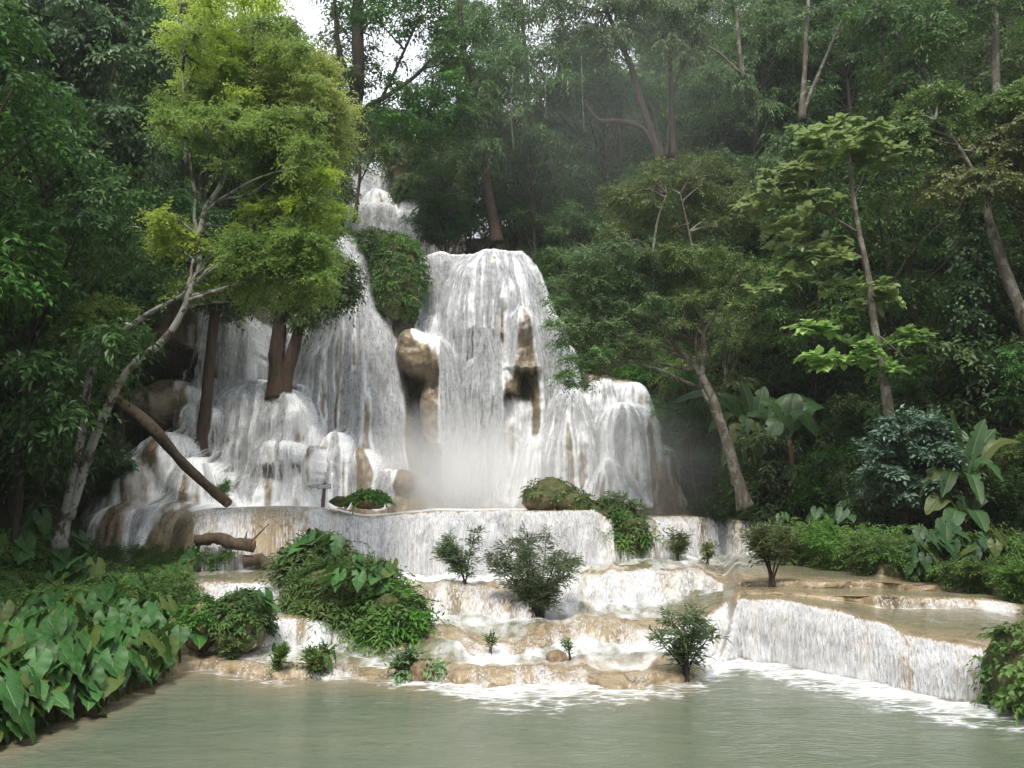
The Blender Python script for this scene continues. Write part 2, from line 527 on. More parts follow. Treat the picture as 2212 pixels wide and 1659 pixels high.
# ------------------------------------------------------------------ lower pool
px = np.linspace(-16, 18, 330)
py = np.concatenate([np.linspace(-9, 9, 40), np.linspace(9.05, 17.5, 260)])
PX, PY = np.meshgrid(px, py)
pu, pv = proj(np.stack([PX, PY, 0 * PX], -1))
ef = np.interp(pu, LU, LV[0])                     # where the shore foot is seen
pool_dist = (np.interp(pu, LU, KY[0]) - PY)       # metres in front of the foot
reach = np.interp(pu, [300, 420, 520, 620, 700, 900, 1050, 1200, 1400, 1480, 1560, 1700, 1900, 2100, 2200, 2300], [.2, .5, 1.1, .7, .5, .8, 1.8, 2.2, 1.2, 1.4, 1.6, 2.1, 2.1, 1.5, 1.1, .4])
amt = np.interp(pu, [380, 430, 620, 760, 900, 1000, 1250, 1400, 1500, 1560, 2100, 2230, 2290], [0, .5, .45, .4, .55, .8, .8, .5, .6, .95, 1.0, .8, 0])
PF = amt * np.clip(1.05 - np.clip(pool_dist, 0, None) / (reach * .88), 0, 1) ** .9
PF = np.clip(PF + .13 * np.exp(-np.clip(pool_dist, 0, None) / 3.0) * (pu > 800), 0, 1)
SH = np.clip(1 - pool_dist / np.interp(pu, [0, 500, 1500, 1560], [1.2, 1.6, 1.3, .3]), 0, 1) * .8
PZ = .022 * fbm(PX * .9, PY * 1.6, 0, 8, 4) + .05 * PF * fbm(PX * 2.5, PY * 2.5, 0, 18, 3)
setting("pool_water", mesh_np("pool_water", np.stack([PX, PY, PZ], -1).reshape(-1, 3), grid_faces(len(py), len(px)), POOL,
                              True, {"foam": PF, "shallow": SH}), label="murky grey green pool water in the foreground")


# ------------------------------------------------------------------ ribbons of falling water
class Ribbons:
    def __init__(self):
        self.v, self.f, self.t, self.a, self.n = [], [], [], [], 0

    def add_paths(self, paths, wid, rng, lo=3, hi=9, keep=.75, alpha=(.45, .95)):
        """paths (N, S, 3) with nan after the end; broken into dashes, each a thin twisted strip"""
        N, S, _ = paths.shape
        start = rng.integers(0, 4, N)
        while True:
            ln = rng.integers(lo, hi, N)
            end = np.minimum(start + ln, S - 1)
            live = (start < S - 2)
            if not live.any():
                break
            use = live & (rng.random(N) < keep)
            idx = np.nonzero(use)[0]
            K = 4
            tt = np.linspace(0, 1, K)
            pos = start[idx, None] + (end[idx] - start[idx])[:, None] * tt[None, :]
            i0 = np.floor(pos).astype(int); i1 = np.minimum(i0 + 1, S - 1); fr = (pos - i0)[..., None]
            p = paths[idx[:, None], i0] * (1 - fr) + paths[idx[:, None], i1] * fr
            ok = np.isfinite(p).all((1, 2))
            p = p[ok]
            n = len(p)
            if n:
                w = (wid * rng.uniform(.45, 1.6, n))[:, None] * np.array([.35, 1, .9, .25])[None, :]
                ang = rng.normal(0, .7, n)
                side = np.stack([np.cos(ang), np.sin(ang), 0 * ang], -1)[:, None, :]
                p = p + rng.normal(0, .012, (n, 1, 3)) + rng.normal(0, wid * .55, (n, K, 3)) * np.array([1, .6, .4])
                L, R = p - side * w[..., None], p + side * w[..., None]
                vv = np.stack([L, R], 2).reshape(n, K * 2, 3)
                b = self.n + np.arange(n)[:, None] * (K * 2)
                q = np.array([[2 * k, 2 * k + 1, 2 * k + 3, 2 * k + 2] for k in range(K - 1)])
                self.f.append((b[:, :, None] + q[None]).reshape(-1, 4))
                self.v.append(vv.reshape(-1, 3))
                self.t.append(np.repeat(rng.random(n), K * 2))
                self.a.append(np.repeat(rng.uniform(alpha[0], alpha[1], n), K * 2))
                self.n += n * K * 2
            start = end + rng.integers(0, 3, N)

    def build(self, name, label=None):
        me = mesh_np(name, np.concatenate(self.v), np.concatenate(self.f), FALL, True,
                     {"tint": np.concatenate(self.t), "alpha": np.concatenate(self.a)})
        return setting(name, me, label=label)


# ------------------------------------------------------------------ cliff of travertine domes and aprons
class Cliff:
    def __init__(self, x0, x1, z0, z1, step, base, seed):
        self.xs, self.zs = np.arange(x0, x1, step), np.arange(z0, z1, step)
        self.step, self.seed = step, seed
        self.X, self.Z = np.meshgrid(self.xs, self.zs)
        self.F = base(self.X, self.Z)
        self.k = .22

    def smin(self, y):
        k = self.k
        y = np.where(np.isfinite(y), y, 1e3)
        h = np.clip(.5 + .5 * (self.F - y) / k, 0, 1)
        self.F = self.F * (1 - h) + y * h - k * h * (1 - h)

    def cone(self, u, v, Y, r0, k=.1, h0=1.0, lean=0.0, ry=1.0, vend=None, p=1.0, wob=.12):
        c = P(u, v, Y - ry * r0 * .5)
        X, Z = self.X, self.Z
        t = c[2] - Z
        s = self.seed + int(u) * 3 + int(v)
        Xw = X + wob * 2.2 * vnoise(X * .5, Z * .45, s, 5) + wob * vnoise(X * 1.6, Z * .9, s, 6)
        tc_ = np.clip(t / h0, 0, 1)
        R = r0 * np.sqrt(np.clip(tc_ * (2 - tc_), 1e-6, 1)) + k * np.clip(t, 0, None) ** p
        R = R * (1 + .5 * wob * vnoise(Z * .8, s, 1.5, 9))
        d = np.clip(1 - ((Xw - c[0] - lean * t) / R) ** 2, 0, 1)
        y = Y - ry * R * np.sqrt(d)
        bad = (t <= 0) | (d <= 0)
        if vend is not None:
            ze = P(u, vend, Y)[2] + .35 * vnoise(X * 1.3, s, .5, 3) + .12 * vnoise(X * 5, s, .5, 4)
            under = np.clip((ze - Z) / .5, 0, 1)          # undercut below the drape
            y = y + under ** .6 * 3.5
            bad |= (under >= 1)
        self.smin(np.where(bad, np.inf, y))
        return self

    def ell(self, u, v, Y, ru, rv, ry):
        c = P(u, v, Y)
        rx, rz = ru * Y / F_PX, rv * Y / F_PX
        n = .15 * vnoise(self.X * 1.2, self.Z * 1.2, u, 7)
        d = 1 - ((self.X - c[0]) / rx) ** 2 - ((self.Z - c[2]) / rz) ** 2 + n
        self.smin(np.where(d > 0, Y - ry * np.sqrt(np.clip(d, 0, None)), np.inf))
        return self

    def finish(self):
        X, Z, F = self.X, self.Z, self.F
        F = F + .34 * fbm(X * .8, F * .6, Z * .7, self.seed, 5) - .26 * np.abs(fbm(X * 2.6, F, Z * .55, self.seed + 3, 4)) \
            + .09 * fbm(X * 4, F * 2, Z * 3.4, self.seed + 6, 4)
        self.F = F
        self.Fz, self.Fx = np.gradient(F, self.step)
        self.dens = np.zeros_like(F)

    def samp(self, A, x, z):
        fx = np.clip((x - self.xs[0]) / self.step, 0, len(self.xs) - 1.001)
        fz = np.clip((z - self.zs[0]) / self.step, 0, len(self.zs) - 1.001)
        i, j = fx.astype(int), fz.astype(int)
        a, b = fx - i, fz - j
        return (A[j, i] * (1 - a) + A[j, i + 1] * a) * (1 - b) + (A[j + 1, i] * (1 - a) + A[j + 1, i + 1] * a) * b

    def flow(self, u0, u1, v, Y, n, rng, zfloor, jump=.06, steps=110, dz=.12, spread=.05, power=1.0, dry=()):
        """n drops released along a lip; they slide down the rock or fall free where it undercuts"""
        u = u0 + (u1 - u0) * rng.random(n)
        z = P(u, v, Y)[..., 2] + rng.uniform(-.25, .1, n)
        x = (u - CU) / F_PX * (Y * CP + (z - H) * SP)
        lo, hi = self.xs[0] + .1, self.xs[-1] - .1
        x = np.clip(x, lo, hi)
        y = self.samp(self.F, x, z) - .03
        path = np.full((n, steps, 3), np.nan)
        alive = np.ones(n, bool)
        vx = np.zeros(n)
        off = rng.uniform(.02, .10, n)
        for s in range(steps):
            path[alive, s] = np.stack([x, y, z], -1)[alive]
            zz = z - dz
            ys = self.samp(self.F, x, zz) - off
            on = ys < y + .02
            fx, fz = self.samp(self.Fx, x, zz), self.samp(self.Fz, x, zz)
            drift = np.clip(fz * fx / (1 + fx ** 2), -1.2, 1.2) * dz * .34
            vx = np.where(on, .6 * vx + drift, vx * .97)
            x = np.clip(x + vx + rng.normal(0, spread * dz, n), lo, hi)
            ys = self.samp(self.F, x, zz) - off
            y = np.minimum(y - np.where(on, 0, jump * dz), ys)
            z = zz
            uu, vv = proj(np.stack([x, y, z], -1))
            for (du, dv, ru_, rv_, pk) in dry:
                e_ = ((uu - du) / ru_) ** 2 + ((vv - dv) / rv_) ** 2
                alive &= ~((e_ < 1) & (rng.random(n) < pk * np.clip(1.6 * (1 - e_), 0, 1)))
            alive &= z > zfloor(x) if callable(zfloor) else z > zfloor
            if not alive.any():
                break
            i = np.clip(((x - self.xs[0]) / self.step).astype(int), 0, len(self.xs) - 1)
            j = np.clip(((z - self.zs[0]) / self.step).astype(int), 0, len(self.zs) - 1)
            np.add.at(self.dens, (j[alive], i[alive]), power)
        return path

    def build(self, name, label, moss, foam_gain, ymax=None):
        d = blur(self.dens, 4)
        foam = 1 - np.exp(-d * foam_gain)
        X, Z, F = self.X, self.Z, self.F
        arc = Z
        # skirt that returns to the back so that the sheet has a body behind its edges
        V = np.stack([X, F, Z], -1)
        me = mesh_np(name, V.reshape(-1, 3), grid_faces(*X.shape), CLIFF, True,
                     {"foam": foam * .92, "deep": 0 * X, "moss": moss(X, Z, F, foam), "wet": 0 * X},
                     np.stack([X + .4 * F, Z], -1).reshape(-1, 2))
        self.foam = foam
        return setting(name, me, label=label)


def zpx(v, Y):
    return float(P(CU, v, Y)[2])


ztop_u = [-200, 200, 640, 735, 780, 905, 1130, 1165, 1200, 1250, 1310, 1390, 1430, 1480, 1560]
ztop_v = [560, 560, 520, 500, 500, 535, 527, 560, 650, 800, 815, 822, 900, 1020, 1110]


def base_main(X, Z):
    u = CU + F_PX * X / 35.5
    zt = np.interp(u, ztop_u, [zpx(v, 36) for v in ztop_v])
    y = 36.2 + .10 * np.clip(Z - 2, 0, None) + .7 * fbm(X * .35, Z * .3, 0, 12, 3)
    over = np.clip(Z - zt, 0, None)
    return y + 7.5 * over ** .9 * (1 - np.exp(-over * 2))


c1 = Cliff(-19.5, 10.2, .6, 16.2, .05, base_main, 100)
# left apron and its ribs
c1.cone(752, 503, 36.4, .95, .15, 1.4, .08, 1.3)
c1.cone(660, 560, 37.0, 1.0, .10, 1.4, -.02, 1.2)
c1.cone(690, 745, 34.6, .45, .20, 1.0, .0, 1.3)
c1.cone(765, 790, 34.4, .42, .16, 1.0, .13, 1.3)
c1.cone(640, 890, 32.4, .5, .25, 1.0, .02, 1.2)
c1.cone(720, 930, 32.0, .35, .28, .8, .10, 1.2)
c1.cone(790, 965, 31.6, .3, .30, .7, .22, 1.2)
c1.cone(850, 1010, 31.4, .3, .45, .6, .25, 1.1)
c1.ell(865, 1040, 30.9, 32, 26, .6)
c1.cone(850, 560, 37.2, 1.15, .04, 1.2, .03, 1.1, vend=775)
# main fall: upper dome, column, domes below
c1.cone(1055, 526, 38.2, 2.1, .15, 2.4, .11, 1.15, vend=745)
c1.cone(945, 540, 37.9, .9, .05, .8, .0, 1.0, vend=760)
c1.cone(925, 675, 36.9, .75, .06, .8, .0, 1.0, vend=790)
c1.ell(903, 765, 35.7, 50, 52, .95)
c1.ell(890, 740, 35.7, 30, 30, .95)
c1.ell(918, 782, 35.5, 34, 36, .85)
c1.ell(940, 780, 35.6, 38, 55, 1.0)
c1.cone(955, 745, 35.7, .5, .12, .8, .06, 1.0, vend=955)
c1.ell(1094, 650, 35.7, 24, 52, .7)
c1.ell(1130, 705, 35.4, 24, 44, .7)
c1.cone(1120, 668, 36.0, .95, .10, .9, .03, 1.0, vend=800)
c1.cone(1060, 760, 36.2, 1.25, .02, 1.0, .0, 1.05, vend=860)
c1.cone(1180, 665, 36.8, .8, .10, 1.0, .02, 1.1)
c1.cone(1105, 830, 37.2, 1.3, .16, 1.0, .0, 1.1)
c1.cone(1020, 880, 37.4, 1.0, .10, 1.0, .0, 1.0)
# right aprons
c1.cone(1238, 838, 35.4, .6, .24, 1.0, -.14, 1.3)
c1.cone(1150, 935, 34.6, .35, .25, .9, -.03, 1.1)
c1.cone(1345, 866, 35.2, .95, .24, .9, .15, 1.2)
c1.cone(1305, 806, 36.2, .6, .10, 1.1, .0, 1.1)
c1.cone(1368, 822, 36.2, .55, .16, 1.0, .08, 1.1)
c1.cone(1215, 740, 36.8, .5, .18, 1.0, .06, 1.1)
c1.cone(1318, 985, 33.2, .12, .72, .3, .08, .8)
c1.cone(1430, 960, 34.6, .35, .20, .8, .05, 1.0)
# ledge, left dome and its lower steps
c1.cone(470, 816, 34.8, 3.6, .05, .35, .0, .9)
c1.cone(545, 824, 31.9, 1.75, .16, 1.7, -.01, .9)
c1.cone(470, 952, 30.6, .85, .28, .9, -.02, 1.0)
c1.cone(600, 948, 30.2, .95, .04, .6, .0, .9, vend=1000)
c1.cone(560, 1015, 30.4, 1.0, .35, .9, .0, 1.0)
c1.cone(640, 1008, 30.2, .3, .34, .8, .14, 1.0)
c1.ell(668, 1005, 29.3, 13, 44, .28)
c1.ell(612, 905, 31.2, 46, 70, .9)
c1.ell(370, 860, 30.6, 62, 40, 1.0)
c1.ell(320, 880, 30.0, 60, 45, 1.0)
c1.ell(430, 905, 30.2, 50, 35, .8)
# left brown mounds in front
c1.cone(345, 930, 28.8, 1.0, .24, 1.0, -.02, 1.1)
c1.cone(420, 985, 28.2, .75, .32, .9, .02, 1.0)
c1.cone(275, 985, 27.6, .95, .26, 1.0, .0, 1.0)
c1.cone(350, 1085, 26.4, .85, .5, .6, .0, .9)
c1.cone(255, 1090, 26.0, .7, .5, .6, .0, .9)
c1.cone(450, 1090, 26.6, .5, .5, .5, .0, .9)
# drapes over the cave mouth
c1.cone(330, 560, 31.4, 1.1, .10, 1.0, .02, 1.0, vend=735)
c1.cone(415, 560, 32.0, .95, .08, 1.0, .02, 1.0, vend=758)
c1.cone(495, 590, 32.6, .7, .06, .9, .0, 1.0, vend=812)
c1.cone(230, 560, 30.4, 1.3, .12, 1.0, .0, 1.0, vend=760)
c1.finish()

rw = np.random.default_rng(21)
rib = Ribbons()


def fl_main(x):
    u = CU + F_PX * np.asarray(x) / 30
    return np.interp(u, [200, 440, 480, 1500], [1.0, 1.2, 2.5, 2.5])


# rock that stands clear of the water: picture centre, half-axes, how strictly
DRY = [(900, 768, 52, 56, 0.8), (898, 890, 36, 100, 0.8), (1088, 650, 12, 36, 0.35), (1132, 712, 22, 42, 0.3), (1118, 805, 36, 46, 0.35), (868, 590, 38, 105, 0.9), (1075, 900, 60, 85, 0.06), (700, 810, 12, 60, 0.18), (792, 860, 13, 85, 0.21), (672, 1002, 14, 44, 0.3), (745, 995, 12, 40, 0.15), (805, 1005, 18, 45, 0.24), (866, 1040, 34, 22, 0.6), (590, 1000, 30, 24, 0.36), (1258, 960, 15, 70, 0.2), (1300, 1000, 14, 50, 0.2), (330, 1000, 45, 40, 0.12), (420, 1030, 28, 50, 0.15), (360, 870, 80, 45, 0.24), (640, 930, 16, 60, 0.24), (560, 1060, 40, 30, 0.12), (1440, 1010, 25, 60, 0.3), (1160, 820, 30, 60, 0.2), (930, 1000, 30, 60, 0.5), (690, 910, 14, 70, 0.12)]
flows = [
    (905, 1010, 536, 36.9, 2300, .9), (915, 975, 536, 36.9, 1500, .9), (1000, 1135, 528, 36.6, 3000, .6), (1020, 1110, 560, 36.0, 1400, .6), (1045, 1080, 600, 35.8, 700, .6), (1120, 1175, 560, 36.4, 700, .8),
    (950, 1000, 735, 35.0, 2000, .9), (985, 1080, 765, 35.2, 1200, .9), (1150, 1205, 668, 36.0, 700, .8), (1090, 1130, 660, 35.2, 250, .5),
    (732, 782, 503, 35.6, 2800, .9), (640, 735, 560, 36.0, 1300, .8), (780, 842, 640, 35.4, 2600, .9), (800, 850, 720, 34.8, 1500, .9), (690, 720, 745, 34.0, 800, .8), (760, 800, 790, 33.9, 700, .8),
    (470, 645, 824, 30.4, 1900, .55), (480, 560, 690, 33.4, 700, .8), (560, 650, 700, 34.5, 1200, .9),
    (560, 650, 948, 29.6, 700, .8), (440, 520, 952, 29.8, 500, .7), (340, 470, 905, 29.4, 260, .5),
    (1205, 1275, 838, 34.6, 900, .7), (1280, 1400, 815, 35.4, 1000, .7), (1300, 1420, 868, 34.2, 900, .7), (1190, 1240, 742, 36.0, 600, .7), (650, 705, 985, 29.0, 320, .7), (1290, 1345, 985, 32.9, 700, .8),
    (1120, 1180, 935, 34.0, 400, .6), (1020, 1150, 860, 35.9, 420, .5),
    (230, 330, 985, 26.8, 90, .6), (380, 460, 985, 27.4, 260, .7), (300, 420, 1085, 25.8, 150, .7), (420, 480, 1090, 26.0, 200, .7), (410, 420, 700, 30.9, 14, .4)]
for (u0, u1, v, Y, n, keep) in flows:
    pth = c1.flow(u0, u1, v, Y, n, rw, fl_main, dry=DRY)
    rib.add_paths(pth, .030 if Y < 31 else .042, rw, 3, 11, keep * .30, (.12, .5))


def moss_shade_main(X, Z, F, foam):
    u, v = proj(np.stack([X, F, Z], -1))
    dark = sstep(35.25, 35.9, F) * .97                                  # shade of the hollows behind the drapes, painted in with the moss colour
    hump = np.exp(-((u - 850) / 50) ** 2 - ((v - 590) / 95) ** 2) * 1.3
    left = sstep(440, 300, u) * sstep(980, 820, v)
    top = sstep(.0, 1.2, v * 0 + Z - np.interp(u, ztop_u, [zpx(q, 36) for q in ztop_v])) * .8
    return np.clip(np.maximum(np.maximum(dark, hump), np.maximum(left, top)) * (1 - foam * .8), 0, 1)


c1.build("travertine_cliff", "tall cliff of rounded tan travertine domes and curtains behind the falls", moss_shade_main, .48)
rib.build("main_waterfall", "white water falling over the tall travertine cliff")


# ------------------------------------------------------------------ upper fall, farther up the slope
def base_up(X, Z):
    y = 46.5 + .25 * (Z - 15) + .6 * fbm(X * .4, Z * .3, 0, 15, 3)
    y = y + 5.0 * sstep(zpx(432, 48) - .3, zpx(432, 48) + .3, Z) + 6 * sstep(zpx(347, 53) - .2, zpx(347, 53) + 1.0, Z)
    return y + 2.5 * np.clip(Z - 32, 0, None)


c2 = Cliff(-17, -2.5, 12.8, 34, .07, base_up, 300)
c2.cone(800, 436, 48.0, 2.2, .10, .8, .12, 1.0)
c2.cone(890, 425, 47.5, 1.3, .14, 1.6, -.25, 1.0)
c2.cone(812, 405, 50.0, .7, .25, .8, .05, 1.0)
c2.cone(835, 345, 54.0, 1.5, .06, .8, .0, 1.0)
c2.cone(765, 347, 53.0, 1.1, .10, .6, .0, 1.0)
c2.cone(780, 285, 59.0, .7, .10, .8, .0, 1.0)
c2.finish()
rib2 = Ribbons()
for (u0, u1, v, Y, n) in [(745, 800, 348, 52.2, 900), (800, 870, 350, 53, 900), (790, 860, 433, 47.4, 1300), (750, 800, 425, 47.6, 900), (880, 912, 425, 46.8, 900),
                          (762, 800, 288, 58.4, 500), (845, 900, 470, 46.8, 600)]:
    pth = c2.flow(u0, u1, v, Y, int(n * 1.6), rw, 13.5, steps=150, dz=.14)
    rib2.add_paths(pth, .045, rw, 2, 6, .25, (.25, .8))
c2.build("upper_cliff", "pale upper cliff seen through the trees above the main falls",
         lambda X, Z, F, fo: np.clip(1.0 - .9 * fo, 0, 1), .55)
rib2.build("upper_waterfall", "upper white cascade seen between the trunks above the main falls")

# ------------------------------------------------------------------ sheets of drops on the terraces
rib3 = Ribbons()
row_face = [7, 7 + (NF - 1) + (NP_ - 1), 7 + 2 * ((NF - 1) + (NP_ - 1)), 7 + 3 * ((NF - 1) + (NP_ - 1))]
for s, nn in ((0, 4300), (1, 1700), (2, 1900), (3, 7000)):
    wgt = np.clip(LFF[s], 0, 1) ** 1.6 * ((LU > 420) & (LU < 2175)) * np.clip((KZ[2 * s + 1] - KZ[2 * s]) / .5, .15, 2.0)
    wgt = wgt / KY[2 * s] * (.35 + 1.1 * np.clip(fbm(LU / 16, s, 0, 55, 3) + .5, 0, 1.2))
    ci = rw.choice(NU, nn, p=wgt / wgt.sum())
    fu = np.clip(ci + rw.random(nn) - .5, 0, NU - 1.01)
    i0 = fu.astype(int); fr = (fu - i0)[:, None]
    r0_ = row_face[s]
    rr = np.arange(r0_ + NF - 2, r0_ - 1, -1)
    V3 = np.stack([TX, TY, TZ], -1)
    a_, b_ = V3[rr][:, i0].transpose(1, 0, 2), V3[rr][:, np.minimum(i0 + 1, NU - 1)].transpose(1, 0, 2)
    pth = a_ * (1 - fr[..., None]) + b_ * fr[..., None]
    lt = np.linspace(0, 1, len(rr))
    pth[..., 1] = np.minimum.accumulate(pth[..., 1], axis=1)
    pth[..., 1] -= (.02 + .16 * lt * rw.random((nn, 1)))
    pth[..., 0] += rw.normal(0, .03, (nn, 1)) * lt
    pth[..., 2] += .02
    rib3.add_paths(pth, .011 if s < 2 else .017, rw, 2, 6, .6, (.2, .7) if s else (.15, .6))
rib3.build("terrace_waterfall", "white sheets of drops falling over the rims of the terraces")

# ------------------------------------------------------------------ splash: drops thrown up where falls land
def XR(y):
    return np.interp(y, [0, 10, 17, 20, 23, 26, 33, 37, 40, 46, 52, 60, 80, 200], [15, 14.5, 12.6, 11.0, 9.6, 9.0, 8.8, 7.2, 4.0, 2.0, 1, -1, -3, -10])


def XL(y):
    return np.interp(y, [-20, 5, 12, 20, 25, 30, 36, 42, 50, 60, 80, 200], [-9, -8, -8.6, -9.6, -11.2, -12.5, -13, -12, -13, -14, -15, -20])


def hill_h(x, y):
    dR, dL = np.clip(x - XR(y), 0, None), np.clip(XL(y) - x, 0, None)
    b = -.9 + 1.5 * sstep(20, 26, y) + 10.6 * sstep(38, 43, y) * (1 - .0 * x) + 12 * sstep(56, 66, y)
    up = np.where(dR > 0, 46 * (1 - np.exp(-dR / 46)), 0) + np.where(dL > 0, 48 * (1 - np.exp(-dL / 46)), 0)
    up = up * (1 - sstep(90, 220, np.hypot(x, y))) + 12 * sstep(70, 160, np.hypot(x, y))
    back = 24 * sstep(-14, -48, y)  # unseen rise behind the camera, added to block low light
    near = sstep(.0, 3.0, np.minimum(dR + dL, 3.0))
    return b + up + back * (1 - near * .3) + near * .8 * fbm(x * .22, y * .22, 0, 61, 4)


hx = np.concatenate([np.linspace(-600, -62, 22), np.linspace(-60, 60, 161), np.linspace(62, 600, 22)])
hy = np.concatenate([np.linspace(-600, -42, 20), np.linspace(-40, 100, 181), np.linspace(104, 700, 22)])
HX, HY = np.meshgrid(hx, hy)
HZ = hill_h(HX, HY)
m = M("forest_floor")
oc = m.coord("Object")
n1, n2 = m.noise(oc, .6, 5), m.noise(oc, 5, 6, .65)
m.set(Base_Color=m.mix(m.rng(n1, .35, .65), m.mix(m.rng(n2, .3, .7), C3(.018, .024, .010), C3(.045, .050, .020)), C3(.040, .030, .018)),
      Roughness=.9, Normal=m.bump(n2, .8, .3), Specular_IOR_Level=.2)
FLOOR = m.m
hills = mesh_np("hills", np.stack([HX, HY, HZ], -1).reshape(-1, 3), grid_faces(len(hy), len(hx)), FLOOR, True)
setting("hills", hills, label="steep dark forest slopes round the valley")


def bvh_of(*mes):
    vs, fs, n = [], [], 0
    for me in mes:
        c = np.empty(len(me.vertices) * 3, np.float32); me.vertices.foreach_get("co", c)
        i = np.empty(len(me.loops), np.int32); me.loops.foreach_get("vertex_index", i)
        vs.append(c.reshape(-1, 3)); fs.append(i.reshape(-1, 4) + n); n += len(me.vertices)
    return BVHTree.FromPolygons(np.concatenate(vs).tolist(), np.concatenate(fs).tolist())


BV = bvh_of(terr, hills, bpy.data.meshes["travertine_cliff"], bpy.data.meshes["upper_cliff"])


def hit(u, v):
    """where the sight line through (u, v) meets the ground or rock"""
    r = BV.ray_cast(Vector(EYE), Vector(ray(u, v)).normalized(), 400)
    return np.array(r[0]) if r[0] is not None else None


def ground(x, y, zfrom=60.0):
    r = BV.ray_cast(Vector((x, y, zfrom)), Vector((0, 0, -1)), 200)
    return r[0].z if r[0] is not None else 0.0

# ------------------------------------------------------------------ leaf and bark materials
def make_leaf(name, dark, mid, light, rough=.42, spec=.45, trans=.28, tcol=None, hue=.06):
    m = M(name)
    t = m.attr("tint")
    r = m.add("ObjectInfo").outputs["Random"]
    ramp = m.add("ValToRGB", {0: t})
    e = ramp.color_ramp.elements
    e[0].position, e[0].color = .0, C3(*dark)
    e[1].position, e[1].color = 1.0, C3(*light)
    k = e.new(.5); k.color = C3(*mid)
    hs = m.add("HueSaturation", {"Hue": m.rng(r, 0, 1, .5 - hue * .35, .5 + hue * .35), "Saturation": m.rng(r, 0, 1, .85, 1.1),
                                 "Value": m.rng(r, 0, 1, .75, 1.25), "Color": ramp.outputs[0]})
    m.set(Base_Color=hs.outputs[0], Roughness=rough, Specular_IOR_Level=spec)
    tr = m.add("BsdfTranslucent", {"Color": m.mix(.5, hs.outputs[0], C3(*(tcol or light)))})
    ms = m.add("MixShader", {0: trans})
    m.l.new(m.b.outputs[0], ms.inputs[1]); m.l.new(tr.outputs[0], ms.inputs[2])
    m.l.new(ms.outputs[0], m.out.inputs["Surface"])
    return m.m


LEAF = {
    'yellow': make_leaf("yellow_green_leaves", (0.15, 0.23, 0.042), (0.35, 0.47, 0.085), (0.60, 0.69, 0.16), .5, .35, .5, hue=.02),
    'yellow_low': make_leaf("bright_green_leaves", (0.095, 0.18, 0.040), (0.22, 0.35, 0.070), (0.40, 0.53, 0.13), .5, .35, .48, hue=.02),
    'dark': make_leaf("dark_forest_leaves", (0.018, 0.044, 0.010), (0.058, 0.125, 0.026), (0.15, 0.265, 0.062), .45, .32),
    'deep': make_leaf("blue_green_leaves", (0.018, 0.050, 0.014), (0.060, 0.135, 0.035), (0.155, 0.285, 0.085), .42, .36),
    'sheen': make_leaf("glossy_grey_green_leaves", (0.042, 0.086, 0.028), (0.102, 0.19, 0.056), (0.22, 0.34, 0.135), .40, .42),
    'olive': make_leaf("olive_leaves", (0.055, 0.095, 0.025), (0.12, 0.18, 0.050), (0.225, 0.30, 0.095), .45, .4),
    'vine': make_leaf("vine_leaves", (0.028, 0.075, 0.025), (0.066, 0.158, 0.050), (0.165, 0.29, 0.115), .42, .4),
    'pale': make_leaf("pale_broad_leaves", (0.11, 0.20, 0.055), (0.25, 0.38, 0.11), (0.42, 0.54, 0.21), .4, .45, .36),
    'grey': make_leaf("grey_green_leaves", (0.049, 0.095, 0.059), (0.105, 0.175, 0.112), (0.175, 0.252, 0.175), .42, .45, .2),
    'willow': make_leaf("narrow_shrub_leaves", (0.075, 0.13, 0.055), (0.15, 0.22, 0.10), (0.24, 0.31, 0.16), .42, .4, .25),
    'fern': make_leaf("fern_fronds", (0.045, 0.11, 0.022), (0.115, 0.235, 0.044), (0.23, 0.38, 0.080), .5, .35, .3),
    'dry': make_leaf("dry_yellowing_leaves", (0.070, 0.100, 0.030), (0.155, 0.195, 0.060), (0.290, 0.315, 0.115), .5, .3, .25),
}


def make_bark(name, a, b, lichen=0.0, lc=(.34, .34, .31)):
    m = M(name)
    oc = m.coord("Object")
    n1 = m.noise(m.coord("Object", (1, 1, .25)), 9, 5, .65)
    col = m.mix(m.rng(n1, .3, .7), C3(*a), C3(*b))
    if lichen:
        n2 = m.noise(m.coord("Object", (1, 1, .7)), 3.4, 5, .65, .5)
        col = m.mix(m.math('MULTIPLY', m.rng(n2, .54 - lichen * .1, .58 - lichen * .1), .92), col, C3(*lc))
        n3 = m.noise(oc, 1.3, 3)
        col = m.mix(m.rng(n3, .58, .68, 0, .7), col, C3(.03, .035, .018))
    m.set(Base_Color=col, Roughness=.85, Normal=m.bump(n1, .7, .05), Specular_IOR_Level=.25)
    return m.m


BARK = {
    'lichen': make_bark("lichen_bark", (.055, .042, .032), (.13, .10, .08), .9),
    'pale': make_bark("pale_bark", (.085, .070, .055), (.175, .15, .12), .22, (.25, .235, .205)),
    'brown': make_bark("brown_bark", (.045, .030, .022), (.105, .072, .052), .0),
    'dark': make_bark("dark_bark", (.030, .024, .018), (.075, .058, .044), .0),
    'log': make_bark("weathered_log_bark", (.050, .038, .027), (.13, .095, .066), .0),
    'cut': make_bark("sawn_wood", (.17, .11, .065), (.30, .20, .125), .0),
    'stem': make_bark("green_stem", (.05, .075, .02), (.11, .14, .045), .0),
}

# ------------------------------------------------------------------ leaves
def nrm(a):
    return a / (np.linalg.norm(a, axis=-1, keepdims=True) + 1e-9)


